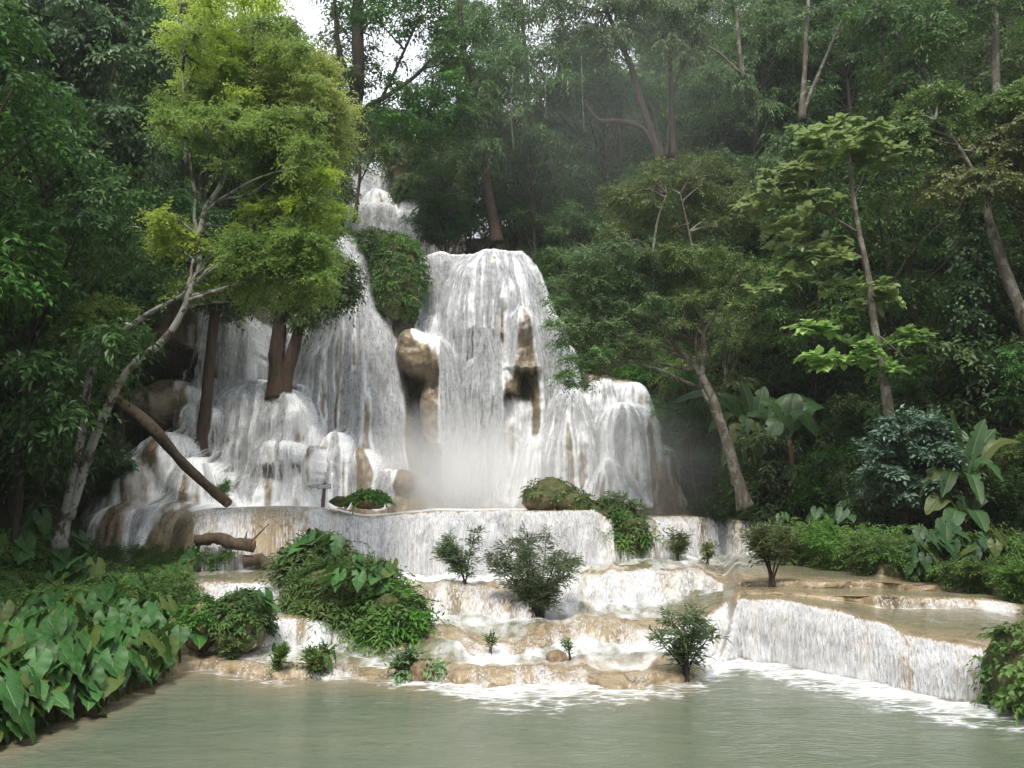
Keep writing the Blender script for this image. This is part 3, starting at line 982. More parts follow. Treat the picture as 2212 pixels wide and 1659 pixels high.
class Leaves:
    """collects small folded leaves; one mesh for one crown"""
    def __init__(self, seed):
        self.v, self.f, self.t, self.n = [], [], [], 0
        self.r = np.random.default_rng(seed)

    def leaf(self, pos, d, n, L, W, tint, wide=.45, fold=.18):
        N = len(pos)
        d = nrm(d)
        s = nrm(np.cross(d, n)); n = nrm(np.cross(s, d))
        L, W = np.broadcast_to(L, N)[:, None], np.broadcast_to(W, N)[:, None]
        tip = pos + d * L - n * L * .12
        mid = pos + d * L * wide
        a, b = mid + s * W * .5 + n * W * fold, mid - s * W * .5 + n * W * fold
        self.v.append(np.stack([pos, a, tip, b], 1).reshape(-1, 3))
        i = self.n + 4 * np.arange(N)[:, None]
        self.f.append(np.concatenate([i + [0, 1, 2], i + [0, 2, 3]]))
        self.t.append(np.repeat(np.clip(tint, 0, 1), 4))
        self.n += 4 * N

    def round_leaf(self, pos, d, n, L, tint):
        """broad heart-shaped leaf of seven points"""
        N = len(pos)
        d = nrm(d); s = nrm(np.cross(d, n)); n = nrm(np.cross(s, d))
        L = np.broadcast_to(L, N)[:, None]
        pts = [(0, 0, 0), (-.10, .30, .03), (.22, .47, .07), (.62, .34, .03), (1.0, 0, -.14), (.62, -.34, .03), (.22, -.47, .07), (-.10, -.30, .03)]
        self.v.append(np.stack([pos + d * L * x + s * L * y + n * L * z for x, y, z in pts], 1).reshape(-1, 3))
        i = self.n + 8 * np.arange(N)[:, None]
        self.f.append(np.concatenate([i + [0, k, k + 1] for k in range(1, 7)]))
        self.t.append(np.repeat(np.clip(tint, 0, 1), 8))
        self.n += 8 * N

    def sprigs(self, org, ax, up, nl, tw, L, W, droop=.4, spread=1.0, tint=None, hang=.25, jit=.25, rnd=False):
        """org, ax, up (S,3): twigs, each bearing nl leaves on alternate sides"""
        S, r = len(org), self.r
        ax = nrm(ax)
        tint = r.random(S) if tint is None else tint
        tt = (np.arange(nl) + .6) / nl
        tw = np.broadcast_to(tw, S)
        pos = org[:, None] + ax[:, None] * (tt[None, :] * tw[:, None])[..., None]
        pos[..., 2] -= droop * tw[:, None] * tt[None, :] ** 2
        side = nrm(np.cross(ax, up))
        sg = np.where(np.arange(nl) % 2 == 0, 1., -1.)
        sg = sg * np.where(np.arange(nl) == nl - 1, .1, 1)
        d = ax[:, None] * .75 + side[:, None] * (sg * spread)[None, :, None] + r.normal(0, jit, (S, nl, 3))
        d[..., 2] -= hang + droop * .6 * tt[None, :]
        n = up[:, None] + r.normal(0, jit, (S, nl, 3))
        sc = r.uniform(.7, 1.2, (S, nl)) * (1 - .35 * tt[None, :] ** 3)
        ti = tint[:, None] + r.normal(0, .10, (S, nl))
        a = (pos.reshape(-1, 3), d.reshape(-1, 3), n.reshape(-1, 3))
        if rnd:
            self.round_leaf(*a, (L * sc).ravel(), ti.ravel())
        else:
            self.leaf(*a, (L * sc).ravel(), (W * sc).ravel(), ti.ravel())

    def clump(self, c, rad, n, nl=7, tw=.5, L=.14, W=.06, droop=.4, spread=1.0, hang=.25, tint=.5, tvar=.18, low=-.45, upb=.7, rnd=False, jit=.3):
        """an irregular puff of twigs round centre c, half-axes rad, leafy shell denser on top"""
        r = self.r
        k = 0
        dirs = nrm(r.normal(0, 1, (n * 3, 3)))
        dirs = dirs[dirs[:, 2] > low][:n]
        n = len(dirs)
        rr = (r.random(n) ** .4) * (1 + .22 * vnoise(dirs[:, 0] * 2.3 + c[0], dirs[:, 1] * 2.3 + c[1], dirs[:, 2] * 2.3 + c[2], 4))
        org = np.asarray(c) + dirs * rr[:, None] * np.asarray(rad) - dirs * tw * .4
        ax = dirs * [1, 1, .55] + r.normal(0, .45, (n, 3))
        up = nrm(dirs * .55 + np.array([0, 0, upb]) + r.normal(0, .22, (n, 3)))
        t0 = tint + r.normal(0, .05) + r.normal(0, tvar, n) * .6 + .14 * dirs[:, 2] * 0
        self.sprigs(org, ax, up, nl, tw * r.uniform(.6, 1.2, n), L, W, droop, spread, t0, hang, jit, rnd=rnd)

    def mesh(self, name, mat, origin=(0, 0, 0)):
        v = np.concatenate(self.v) - np.asarray(origin)
        return mesh_np(name, v, np.concatenate(self.f), mat, False, {"tint": np.concatenate(self.t)})


# ------------------------------------------------------------------ wood
def catmull(pts, n):
    p = np.asarray(pts, float)
    if len(p) < 3:
        t = np.linspace(0, 1, n)[:, None]
        return p[0] * (1 - t) + p[-1] * t
    q = np.vstack([2 * p[0] - p[1], p, 2 * p[-1] - p[-2]])
    t = np.linspace(0, len(p) - 1 - 1e-6, n)
    i = t.astype(int); f = (t - i)[:, None]
    a, b, c, d = q[i], q[i + 1], q[i + 2], q[i + 3]
    return .5 * (2 * b + (c - a) * f + (2 * a - 5 * b + 4 * c - d) * f ** 2 + (3 * b - a - 3 * c + d) * f ** 3)


class Wood:
    def __init__(self):
        self.v, self.f, self.n = [], [], 0

    def tube(self, pts, r0, r1, seg=9, n=None, rough=.08, seed=0, flare=0.0, cap=True):
        n = n or max(6, len(pts) * 6)
        c = catmull(pts, n)
        t = np.linspace(0, 1, n)
        rad = r0 + (r1 - r0) * t
        rad = rad * (1 + flare * np.exp(-t * 9))
        tan = nrm(np.gradient(c, axis=0))
        ref = np.array([0.31, .95, .05]) if abs(tan[:, 2]).mean() > .5 else np.array([0, 0, 1.])
        s = nrm(np.cross(tan, ref)); b = nrm(np.cross(s, tan))
        a = np.linspace(0, 2 * math.pi, seg, endpoint=False)
        q = 1 + rough * 2 * vnoise(np.cos(a)[None, :] * 1.3 + seed, np.sin(a)[None, :] * 1.3, (t * n * .35)[:, None], seed)
        v = c[:, None] + (s[:, None] * np.cos(a)[None, :, None] + b[:, None] * np.sin(a)[None, :, None]) * (rad[:, None] * q)[..., None]
        i = np.arange(n * seg).reshape(n, seg)
        j = np.roll(i, -1, axis=1)
        f = np.stack([i[:-1], j[:-1], j[1:], i[1:]], -1).reshape(-1, 4)
        v = v.reshape(-1, 3)
        if cap:
            v = np.vstack([v, c[:1], c[-1:]])
            e0, e1 = n * seg, n * seg + 1
            k = np.arange(0, seg, 1)
            f = np.vstack([f, np.stack([np.full(seg, e0), (k + 1) % seg, k, k], -1)[:, [0, 1, 2, 2]],
                           np.stack([np.full(seg, e1), i[-1, k], i[-1, (k + 1) % seg], i[-1, (k + 1) % seg]], -1)])
        self.v.append(v); self.f.append(f + self.n); self.n += len(v)
        return c

    def mesh(self, name, mat, origin=(0, 0, 0)):
        V, Fq = np.concatenate(self.v) - np.asarray(origin), np.concatenate(self.f)
        me = bpy.data.meshes.new(name)
        faces = [list(dict.fromkeys(q)) for q in Fq.tolist()]
        me.from_pydata(V.tolist(), [], faces)
        me.polygons.foreach_set("use_smooth", np.ones(len(faces), bool))
        me.materials.append(mat)
        me.update()
        return me


def pxpath(pts, y):
    """[(u, v) or (u, v, y)] -> world points"""
    return np.array([P(q[0], q[1], q[2] if len(q) > 2 else y) for q in pts])


def in_poly(poly, n, rng):
    poly = np.asarray(poly, float)
    lo, hi = poly.min(0), poly.max(0)
    out = []
    while len(out) < n:
        q = lo + (hi - lo) * rng.random(2)
        c, j = False, len(poly) - 1
        for i in range(len(poly)):
            if (poly[i, 1] > q[1]) != (poly[j, 1] > q[1]) and q[0] < (poly[j, 0] - poly[i, 0]) * (q[1] - poly[i, 1]) / (poly[j, 1] - poly[i, 1]) + poly[i, 0]:
                c = not c
            j = i
        if c:
            if all((q[0] - o[0]) ** 2 + (q[1] - o[1]) ** 2 > .1 * ((hi - lo) ** 2).sum() / n for o in out[-40:]) or rng.random() < .15:
                out.append(q)
    return np.array(out)


# ------------------------------------------------------------------ a tree surveyed from the picture
BIG_ = None


def survey_tree(name, label, cat, base, y, trunks, crowns, bark, group=None, limbs=True, seed=1):
    """y=None: the foot stands where its sight line meets the ground. trunks: [(points, r0, r1)]; crowns: list of dict(poly|at, n, r, dy, leaf material, twig settings)"""
    if y is None:
        y = float(hit(*base)[1]) + .1
    o = P(base[0], base[1], y)
    root = thing(name, label, cat, o, group)
    rng = np.random.default_rng(seed)
    ends = []
    for i, (pts, r0, r1) in enumerate(trunks):
        w = Wood()
        c = w.tube(pxpath(pts, y), r0, r1, 11 if r0 > .08 else 7, rough=.10, seed=seed + i, flare=.45 if i == 0 else .12)
        ends.append(c)
        link("trunk" if i == 0 else "limb", w.mesh("trunk" if i == 0 else "limb", BARK[bark], o), root)
    allc = np.concatenate(ends)
    for k, cr_ in enumerate(crowns):
        lv = Leaves(seed * 31 + k)
        tight = 'poly' in cr_ and cr_['kw'] is not BIG_
        spots = in_poly(cr_['poly'], int(cr_['n'] * (1.9 if tight else 1)), rng) if 'poly' in cr_ else np.array(cr_['at'], float)
        for q in spots:
            yy = cr_.get('y', y) + rng.uniform(-1, 1) * cr_.get('dy', 1.5)
            rp = rng.uniform(*cr_['r']) * (rng.uniform(.55, .95) if tight else 1) * yy / F_PX
            c = P(q[0], q[1], yy)
            lv.clump(c, (rp, rp * rng.uniform(.8, 1.2), rp * cr_.get('flat', .6)), int(cr_['tw_n'] * (cr_.get('thin', .52) if tight else 1)), tint=.5 + rng.normal(0, .17), **cr_['kw'])
            if limbs and rng.random() < cr_.get('limb', .3):
                d = np.linalg.norm(allc - c, axis=1) + np.where(allc[:, 2] > c[2] - .3, 3.0, 0)
                s = allc[d.argmin()]
                md = (s + c) / 2 + rng.normal(0, .15, 3) + [0, 0, .15]
                bw = Wood()
                bw.tube([s, md, c], .035 + .006 * np.linalg.norm(s - c), .010, 5, 8, seed=int(q[0]))
                link("branch", bw.mesh("branch", BARK[bark], o), root)
        link("crown", lv.mesh("crown", LEAF[cr_['mat']], o), root)
    return root


FINE = dict(nl=11, tw=.6, L=.135, W=.058, droop=.35, hang=.15, spread=1.1, jit=.6)
FINE2 = dict(nl=9, tw=.5, L=.12, W=.048, droop=.35, hang=.2)
BROAD = dict(nl=6, tw=.5, L=.20, W=.085, droop=.5, hang=.35)

# the bright yellow-green tree over the left cascade
survey_tree("locust_tree", "yellow green feathery tree with forked white lichen trunks leaning over the left cascade", "tree", (140, 1165), 20.5,
    [([(125, 1185), (150, 1080), (172, 960), (186, 860), (196, 780), (203, 735)], .14, .055),
     ([(150, 1120), (185, 1000), (222, 905), (262, 820), (300, 775), (350, 740), (388, 685), (412, 625), (430, 575), (428, 510)], .11, .065),
     ([(190, 800), (232, 740), (300, 690), (360, 655), (402, 628), (418, 560)], .075, .04),
     ([(428, 515), (420, 470), (424, 430), (414, 380), (410, 320)], .055, .03),
     ([(430, 510), (446, 450), (472, 410), (497, 355), (515, 300), (545, 200), (560, 90)], .075, .03),
     ([(446, 455), (480, 430), (524, 425), (590, 400), (640, 380)], .04, .015),
     ([(402, 360), (398, 240), (392, 90), (390, 10)], .03, .02),
     ([(432, 540), (470, 545), (520, 560), (570, 590)], .04, .015)],
    [dict(mat='yellow', poly=[(392, -60), (600, -60), (640, 60), (655, 150), (600, 190), (480, 230), (400, 200), (370, 90)], n=24, r=(44, 80), thin=.43, tw_n=105, kw=FINE, y=21.5, dy=2.4),
     dict(mat='yellow', poly=[(560, 110), (690, 110), (738, 190), (752, 260), (725, 340), (640, 350), (600, 280)], n=20, r=(42, 70), thin=.43, tw_n=110, kw=FINE, y=21.5, dy=1.2),
     dict(mat='yellow_low', poly=[(355, 215), (500, 215), (640, 250), (690, 290), (640, 340), (560, 320), (500, 270), (400, 300), (350, 280)], n=22, r=(40, 66), thin=.43, tw_n=110, kw=FINE, y=20.5, dy=1.2),
     dict(mat='yellow_low', poly=[(570, 340), (690, 330), (715, 430), (700, 520), (610, 500), (560, 420)], n=20, r=(42, 68), thin=.43, tw_n=110, kw=FINE, y=21.5, dy=1.3),
     dict(mat='yellow_low', poly=[(480, 540), (600, 480), (700, 510), (705, 590), (690, 650), (640, 655), (600, 600), (560, 660), (500, 650), (470, 600)], n=30, r=(36, 58), thin=.43, tw_n=105, kw=FINE, y=20.5, dy=1.2),
     dict(mat='yellow_low', poly=[(400, 60), (640, 40), (735, 260), (720, 500), (700, 640), (560, 600), (540, 420), (420, 330)], n=26, r=(30, 52), thin=.43, tw_n=70, kw=FINE, y=21.0, dy=2.4),
     dict(mat='yellow', poly=[(560, 380), (720, 360), (725, 470), (640, 520), (500, 520)], n=12, r=(30, 50), thin=.43, tw_n=110, kw=FINE, y=20.8, dy=1.2),
     dict(mat='yellow', at=[(350, 470), (392, 495), (420, 520), (375, 540), (345, 515)], n=5, r=(30, 46), tw_n=60, kw=FINE, dy=.5),
     dict(mat='yellow_low', at=[(215, 655), (190, 690), (240, 690), (160, 700), (265, 670), (225, 720), (150, 720), (405, 620)], n=8, r=(24, 44), tw_n=55, kw=FINE, dy=.5)],
    'lichen', seed=3)

survey_tree("dark_leaved_tree", "straight brown trunk with dark leaves standing in the left brown rock cascade", "tree", (436, 975), None,
    [([(432, 990), (438, 930), (447, 850), (455, 780), (462, 700), (470, 640)], .24, .15), ([(462, 705), (480, 660), (500, 640), (512, 600)], .08, .04)],
    [dict(mat='deep', poly=[(420, 600), (470, 560), (540, 580), (545, 640), (500, 690), (440, 670)], n=12, r=(30, 55), tw_n=60, kw=BROAD, dy=.8)], 'brown', seed=5)

survey_tree("forked_tree", "stout brown trunk forking low beside the white left apron of the falls", "tree", (603, 842), None,
    [([(600, 862), (597, 800), (600, 750), (606, 700), (612, 660), (620, 590)], .34, .15), ([(614, 868), (622, 800), (638, 745), (652, 690), (655, 660), (668, 560)], .24, .15)],
    [dict(mat='deep', poly=[(690, 560), (740, 560), (770, 620), (755, 660), (710, 670), (680, 700), (610, 710), (600, 650), (650, 600)], n=22, r=(30, 48), tw_n=60, kw=dict(BROAD, L=.26, W=.09), dy=.8),
     dict(mat='deep', poly=[(560, 430), (700, 420), (720, 560), (560, 560)], n=18, r=(45, 70), tw_n=70, kw=BROAD, dy=1.2)], 'brown', seed=6)

survey_tree("tall_leaning_tree", "tall dark leaning tree rising past the upper cascade into the top of the photo", "tree", (715, 500), 38.0,
    [([(716, 505), (724, 440), (730, 380), (740, 320), (757, 280), (768, 230), (774, 150), (772, 60), (776, -60)], .42, .24),
     ([(765, 270), (790, 235), (840, 205), (890, 170), (940, 120)], .16, .06), ([(750, 300), (780, 292), (800, 260), (850, 160), (905, 40)], .13, .05),
     ([(768, 200), (735, 120), (725, 40), (720, -40)], .16, .07), ([(728, 420), (710, 340), (712, 260), (718, 150)], .12, .06), ([(757, 285), (805, 300), (815, 290)], .10, .04)],
    [dict(mat='dark', poly=[(690, -40), (800, -60), (960, -40), (1010, 60), (985, 150), (930, 130), (900, 60), (830, 20), (790, 40), (740, 80)], n=20, r=(40, 70), tw_n=55, kw=dict(BROAD, L=.26, W=.10, tw=.8), y=38, dy=2.5),
     dict(mat='dark', poly=[(790, 10), (880, 0), (900, 90), (850, 190), (800, 180)], n=7, r=(24, 46), tw_n=40, kw=dict(BROAD, L=.26, W=.10, tw=.8), y=39, dy=2),
     dict(mat='dark', poly=[(690, 60), (770, 70), (800, 120), (780, 240), (740, 260), (700, 210)], n=10, r=(36, 60), tw_n=46, kw=dict(BROAD, L=.26, W=.10, tw=.8), y=39, dy=2),
     dict(mat='dark', poly=[(800, 230), (900, 190), (980, 150), (1010, 230), (960, 290), (900, 300), (840, 290), (800, 320)], n=18, r=(36, 62), tw_n=55, kw=dict(BROAD, L=.26, W=.10, tw=.8), y=38, dy=2)], 'dark', seed=7)

survey_tree("slender_tree", "thin dark sapling standing on the green hump in front of the upper cascade", "tree", (768, 480), 36.0,
    [([(766, 480), (772, 430), (778, 370), (776, 320), (764, 285)], .09, .035), ([(774, 400), (800, 350), (812, 320)], .04, .02)],
    [dict(mat='dark', at=[(790, 350), (815, 330), (840, 320), (800, 300), (760, 330), (745, 420)], n=5, r=(22, 40), tw_n=36, kw=BROAD, dy=.6)], 'dark', seed=8)

survey_tree("lip_tree", "tall leaning brown trunk growing just behind the lip of the main fall", "tree", (1072, 522), 39.5,
    [([(1074, 524), (1068, 480), (1056, 420), (1047, 360), (1034, 300), (1022, 230), (1008, 150), (996, 60), (990, -40)], .22, .13),
     ([(1047, 360), (1090, 300), (1120, 250)], .07, .03), ([(1022, 230), (980, 180), (950, 170)], .07, .03)],
    [dict(mat='sheen', poly=[(960, 40), (1060, 20), (1120, 120), (1130, 250), (1060, 330), (1000, 300), (960, 180)], n=24, r=(40, 70), tw_n=60, kw=dict(BROAD, L=.30, W=.075, nl=9, tw=1.0, droop=.8, hang=.6), y=39.5, dy=2)], 'brown', seed=9)

survey_tree("misty_olive_tree", "grey green tree with bare forked grey limbs leaning left over the right aprons", "tree", (1605, 1095), 27.5,
    [([(1612, 1098), (1595, 1040), (1572, 960), (1552, 900), (1535, 850), (1515, 812)], .20, .13), ([(1517, 815), (1490, 780), (1450, 735), (1425, 690), (1405, 640), (1402, 600)], .10, .03),
     ([(1515, 812), (1522, 760), (1520, 720), (1545, 680), (1560, 650)], .09, .03), ([(1548, 890), (1520, 850), (1508, 800), (1505, 720), (1530, 690)], .06, .03),
     ([(1450, 735), (1400, 715), (1360, 710)], .04, .02), ([(1490, 780), (1440, 745), (1410, 740)], .05, .02), ([(1402, 605), (1420, 480), (1440, 420)], .05, .02), ([(1520, 720), (1500, 560), (1470, 420)], .06, .02)],
    [dict(mat='olive', poly=[(1300, 420), (1400, 360), (1520, 340), (1600, 380), (1640, 470), (1560, 520), (1420, 520), (1320, 500)], n=30, r=(42, 70), tw_n=115, kw=FINE2, y=29, dy=1.4),
     dict(mat='olive', poly=[(1430, 540), (1560, 530), (1640, 570), (1630, 640), (1570, 670), (1480, 650), (1430, 620)], n=17, r=(38, 60), tw_n=105, kw=FINE2, y=27.5, dy=1.2),
     dict(mat='sheen', poly=[(1220, 560), (1330, 520), (1420, 560), (1420, 660), (1350, 740), (1260, 770), (1215, 720), (1200, 640)], n=34, r=(38, 62), tw_n=115, kw=FINE2, y=27.5, dy=1.2),
     dict(mat='sheen', at=[(1215, 740), (1235, 775), (1225, 810), (1270, 790), (1300, 760), (1200, 700), (1205, 650), (1245, 830)], n=8, r=(22, 40), tw_n=60, kw=FINE2, y=26.8, dy=.5),
     dict(mat='olive', at=[(1400, 740), (1440, 720), (1370, 760), (1470, 700), (1340, 740)], n=5, r=(28, 44), tw_n=70, kw=FINE2, y=27, dy=.6)], 'pale', seed=11)

BIG = dict(nl=5, tw=.36, L=.31, W=.24, droop=.1, hang=.05, rnd=True, upb=2.6, low=-.1, jit=.14)
survey_tree("broad_leaved_tree", "slender pale tree with tiers of large pale heart shaped leaves before the dark forest", "tree", (1925, 915), 23.0,
    [([(1930, 960), (1922, 905), (1912, 830), (1895, 740), (1882, 650), (1872, 580), (1855, 500), (1845, 440), (1838, 380), (1835, 330)], .13, .05),
     ([(1870, 560), (1820, 540), (1770, 540), (1720, 570)], .035, .015), ([(1850, 500), (1800, 470), (1770, 455)], .04, .015), ([(1843, 430), (1815, 395), (1800, 370)], .03, .012),
     ([(1843, 430), (1862, 390), (1868, 370)], .03, .012), ([(1800, 470), (1740, 420), (1680, 400)], .03, .012), ([(1892, 720), (1940, 760), (1960, 780)], .03, .012)],
    [dict(mat='pale', at=[(1745, 285), (1780, 290), (1830, 275), (1870, 285), (1900, 300), (1780, 330), (1850, 325), (1920, 330), (1750, 320), (1820, 340), (1890, 350)], n=9, r=(30, 46), tw_n=11, kw=BIG, dy=.7, flat=.2),
     dict(mat='pale', at=[(1640, 410), (1680, 375), (1725, 370), (1700, 400), (1620, 440), (1660, 440), (1740, 420), (1780, 440), (1670, 490), (1720, 480), (1700, 520), (1790, 520)], n=14, r=(26, 42), tw_n=10, kw=BIG, dy=.8, flat=.2),
     dict(mat='pale', at=[(1710, 560), (1760, 550), (1815, 560), (1690, 600), (1655, 630), (1790, 610), (1890, 620), (1920, 640), (1870, 650)], n=12, r=(26, 42), tw_n=10, kw=BIG, dy=.8, flat=.2),
     dict(mat='pale', at=[(1750, 705), (1780, 715), (1850, 740), (1880, 750), (1820, 770), (1760, 770), (1790, 785), (1870, 780), (1900, 790), (1960, 725), (1985, 735), (1980, 780), (1930, 800)], n=13, r=(24, 38), tw_n=9, kw=BIG, dy=.8, flat=.2)], 'pale', seed=13, limbs=False)

GRY = dict(nl=7, tw=.4, L=.20, W=.10, droop=.3, hang=.1, upb=1.1, low=-.3)
survey_tree("grey_leaved_shrub", "dense grey green shrub with oval leaves beside the right banana plant", "shrub", (1960, 1110), 22.0,
    [([(1962, 1130), (1958, 1060), (1950, 1000)], .07, .03), ([(1960, 1070), (1900, 1010), (1890, 960)], .04, .02), ([(1958, 1060), (2000, 980), (2010, 930)], .04, .02)],
    [dict(mat='grey', poly=[(1870, 960), (1930, 900), (2030, 900), (2060, 960), (2060, 1030), (2000, 1080), (1900, 1080), (1880, 1030)], n=32, r=(30, 44), tw_n=44, kw=GRY, dy=.9)], 'brown', seed=14)


# ------------------------------------------------------------------ the jungle: a few tree kinds, copied over the slopes
def proto(name, hgt, rad, trunk_h, mat, bark, n_cl, tw_n, kw, seed, trunk_r=.16, shape='round', flat=.62):
    rng = np.random.default_rng(seed)
    root = thing(name, name.replace('_', ' '), "tree")
    w = Wood()
    lean = rng.normal(0, .06, 2)
    top = np.array([lean[0] * hgt, lean[1] * hgt, hgt * .86])
    mid = np.array([lean[0] * hgt * .3 + rng.normal(0, .15), lean[1] * hgt * .3, hgt * .45])
    c = w.tube([(0, 0, -1.2), (0, 0, .1), mid, top], trunk_r * 1.1, trunk_r * .3, 8, 18, seed=seed, flare=.3)
    lv = Leaves(seed)
    for i in range(n_cl):
        a, q = rng.random() * 6.283, rng.random() ** .5
        h = rng.random()
        if shape == 'round':
            pr = math.sin(math.pi * (.15 + .8 * h)) ** .7
        elif shape == 'cone':
            pr = 1.05 - .8 * h
        else:
            pr = .45 + .55 * h
        x, y = math.cos(a) * q * rad * pr, math.sin(a) * q * rad * pr
        z = trunk_h + (hgt - trunk_h) * h
        cc = np.array([x + lean[0] * z, y + lean[1] * z, z])
        rc = rng.uniform(.26, .44) * rad
        lv.clump(cc, (rc, rc, rc * flat), tw_n, tint=.5 + rng.normal(0, .17), **kw)
        if rng.random() < .5:
            s = c[min(len(c) - 1, int(len(c) * (.35 + .5 * h)))]
            w.tube([s, (s + cc) / 2 + rng.normal(0, .2, 3), cc], trunk_r * .4, .02, 5, 7, seed=i)
    link("trunk", w.mesh("trunk", BARK[bark], (0, 0, 0)), root)
    link("crown", lv.mesh("crown", LEAF[mat]), root)
    return root


BR2 = dict(nl=6, tw=.6, L=.22, W=.095, droop=.5, hang=.35)
PIN = dict(nl=10, tw=1.2, L=.34, W=.085, droop=.75, hang=.65, spread=1.0)
SML = dict(nl=9, tw=.6, L=.15, W=.065, droop=.4, hang=.25)
KINDS = {
    'dark': [proto("evergreen_tree", 10.5, 3.0, 3.2, 'dark', 'dark', 30, 62, BR2, 41), proto("evergreen_tree", 12, 2.9, 4.0, 'dark', 'brown', 30, 60, BR2, 42, .18)],
    'pin': [proto("drooping_tree", 12, 3.2, 4.2, 'sheen', 'brown', 30, 50, PIN, 43, .17), proto("drooping_tree", 11, 3.0, 3.6, 'sheen', 'dark', 28, 50, PIN, 44, .15)],
    'olive': [proto("olive_green_tree", 9.5, 3.0, 2.8, 'olive', 'pale', 32, 72, SML, 45, .14)],
    'deep': [proto("glossy_tree", 10, 3.1, 2.6, 'deep', 'brown', 32, 66, SML, 46, .15), proto("glossy_tree", 9, 2.9, 2.2, 'deep', 'dark', 30, 66, BR2, 47, .14)],
    'under': [proto("understory_bush", 3.0, 1.9, .3, 'dark', 'dark', 18, 44, BR2, 48, .05), proto("understory_bush", 2.6, 1.8, .2, 'deep', 'dark', 18, 46, SML, 49, .05)],
}
LBL = {'dark': ("dark broadleaf evergreen tree packed into the jungle slope", "tree", "dark evergreen trees on the jungle slopes"),
       'pin': ("grey green tree with long drooping leaflets high on the jungle slope", "tree", "drooping grey green trees on the upper slope"),
       'olive': ("olive green small leaved tree among darker trees on the right slope", "tree", "olive trees on the right slope"),
       'deep': ("bluish green glossy leaved tree crowded into the jungle wall", "tree", "glossy bluish trees in the jungle wall"),
       'under': ("low dark bush filling the shade under the jungle trees", "bush", "bushes in the shade under the trees")}
used = set()
rp = np.random.default_rng(77)


def plant(kind, x, y, sc=1.0, sink=.2, label=None, group=None):
    k = int(rp.integers(len(KINDS[kind])))
    z = ground(x, y) - sink
    rz, s = rp.random() * 6.283, sc * rp.uniform(.85, 1.18)
    loc, scl = (x, y, z), (s, s, s * rp.uniform(.9, 1.15))
    if (kind, k) not in used:
        used.add((kind, k))
        r = KINDS[kind][k]
        r.location, r.rotation_euler, r.scale = loc, (0, 0, rz), scl
    else:
        r = dup(KINDS[kind][k], loc, rz, scl)
    r["label"], r["category"], r["group"] = LBL[kind]
    if label:
        r["label"], r["group"] = label, group
    return r


placed = []


def try_plant(kind, x, y, dmin, sc=1.0, ur=2.6, keep=None):
    for a, b, d in placed:
        if (a - x) ** 2 + (b - y) ** 2 < (min(d, dmin)) ** 2:
            return False
    z = ground(x, y)
    h = {'under': 2.6}.get(kind, 10) * sc
    (u, v), (u2, v2) = proj((x, y, z)), proj((x, y, z + h))
    rpx = ur * sc / y * F_PX
    if u < -260 - rpx or u > 2470 + rpx or v2 > 1300:
        return False
    if keep is not None and not keep(u, v, v2, rpx, y):
        return False
    placed.append((x, y, dmin))
    plant(kind, x, y, sc)
    return True


def clear_of_falls(u, v, v2, r, y):
    # keep crowns off the falls, the sky gap and the channel
    if y < 36.5:
        return not (u + r * .85 > 250 and u - r * .85 < 1430 and v > 560)
    if y < 60:
        return not (u + r > 715 and u - r < 935)
    return not (u + r > 740 and u - r < 960)


n_try = 0
cnt = 0
while cnt < 118 and n_try < 3000:             # right and central slopes
    n_try += 1
    y = rp.uniform(27, 66)
    x = rp.uniform(XR(y) + .8, .66 * y + 4)
    u = CU + F_PX * x / y
    if y < (33.5 if 1380 < u < 1880 else 29.5):
        continue
    kind = rp.choice(['dark', 'pin', 'olive', 'deep'], p=[.32, .34, .10, .24] if u < 1700 else [.42, .08, .2, .30])
    if y < 34 and x < 14 and kind == 'pin':
        kind = 'deep'
    if try_plant(kind, x, y, 2.7, rp.uniform(.75, 1.15), keep=clear_of_falls):
        cnt += 1
cnt = n_try = 0
while cnt < 46 and n_try < 2500:              # left slope
    n_try += 1
    y = rp.uniform(19, 60)
    x = rp.uniform(-.66 * y - 4, XL(y) - .5)
    kind = rp.choice(['dark', 'deep', 'under'], p=[.55, .35, .10])
    if try_plant(kind, x, y, 2.6, rp.uniform(.8, 1.2), keep=clear_of_falls):
        cnt += 1
cnt = n_try = 0
while cnt < 42 and n_try < 2500:              # bushes under the trees
    n_try += 1
    y = rp.uniform(22, 44)
    x = rp.uniform(XR(y) + .2, .63 * y) if rp.random() < .6 else rp.uniform(-.64 * y, XL(y) - .2)
    if try_plant('under', x, y, 1.5, rp.uniform(.8, 1.3), 1.8, keep=clear_of_falls):
        cnt += 1
for (u, v, y, kind, sc) in [(960, 515, 43, 'deep', .55), (1010, 518, 44, 'dark', .6), (1060, 500, 46, 'pin', .7), (1110, 520, 43, 'deep', .55), (1160, 540, 42, 'dark', .6), (930, 500, 48, 'olive', .55),
                            (1210, 600, 41, 'deep', .7), (1255, 690, 40, 'dark', .7), (1150, 480, 47, 'dark', .8), (1010, 470, 52, 'pin', .8), (1090, 430, 55, 'pin', .9), (690, 470, 46, 'dark', .75), (640, 480, 42, 'deep', .8),
                            (560, 520, 40, 'dark', .8), (480, 540, 40, 'deep', .8), (400, 540, 38, 'dark', .9), (300, 560, 37, 'deep', .8), (220, 600, 35, 'dark', .8), (600, 420, 50, 'pin', .8), (690, 400, 56, 'dark', .7),
                            (940, 400, 60, 'dark', .7), (985, 380, 62, 'pin', .8), (1450, 900, 36, 'deep', .5), (1500, 960, 34, 'dark', .5), (1420, 830, 38, 'dark', .6)]:
    x = (u - CU) / F_PX * y
    plant(kind, x, y, sc)
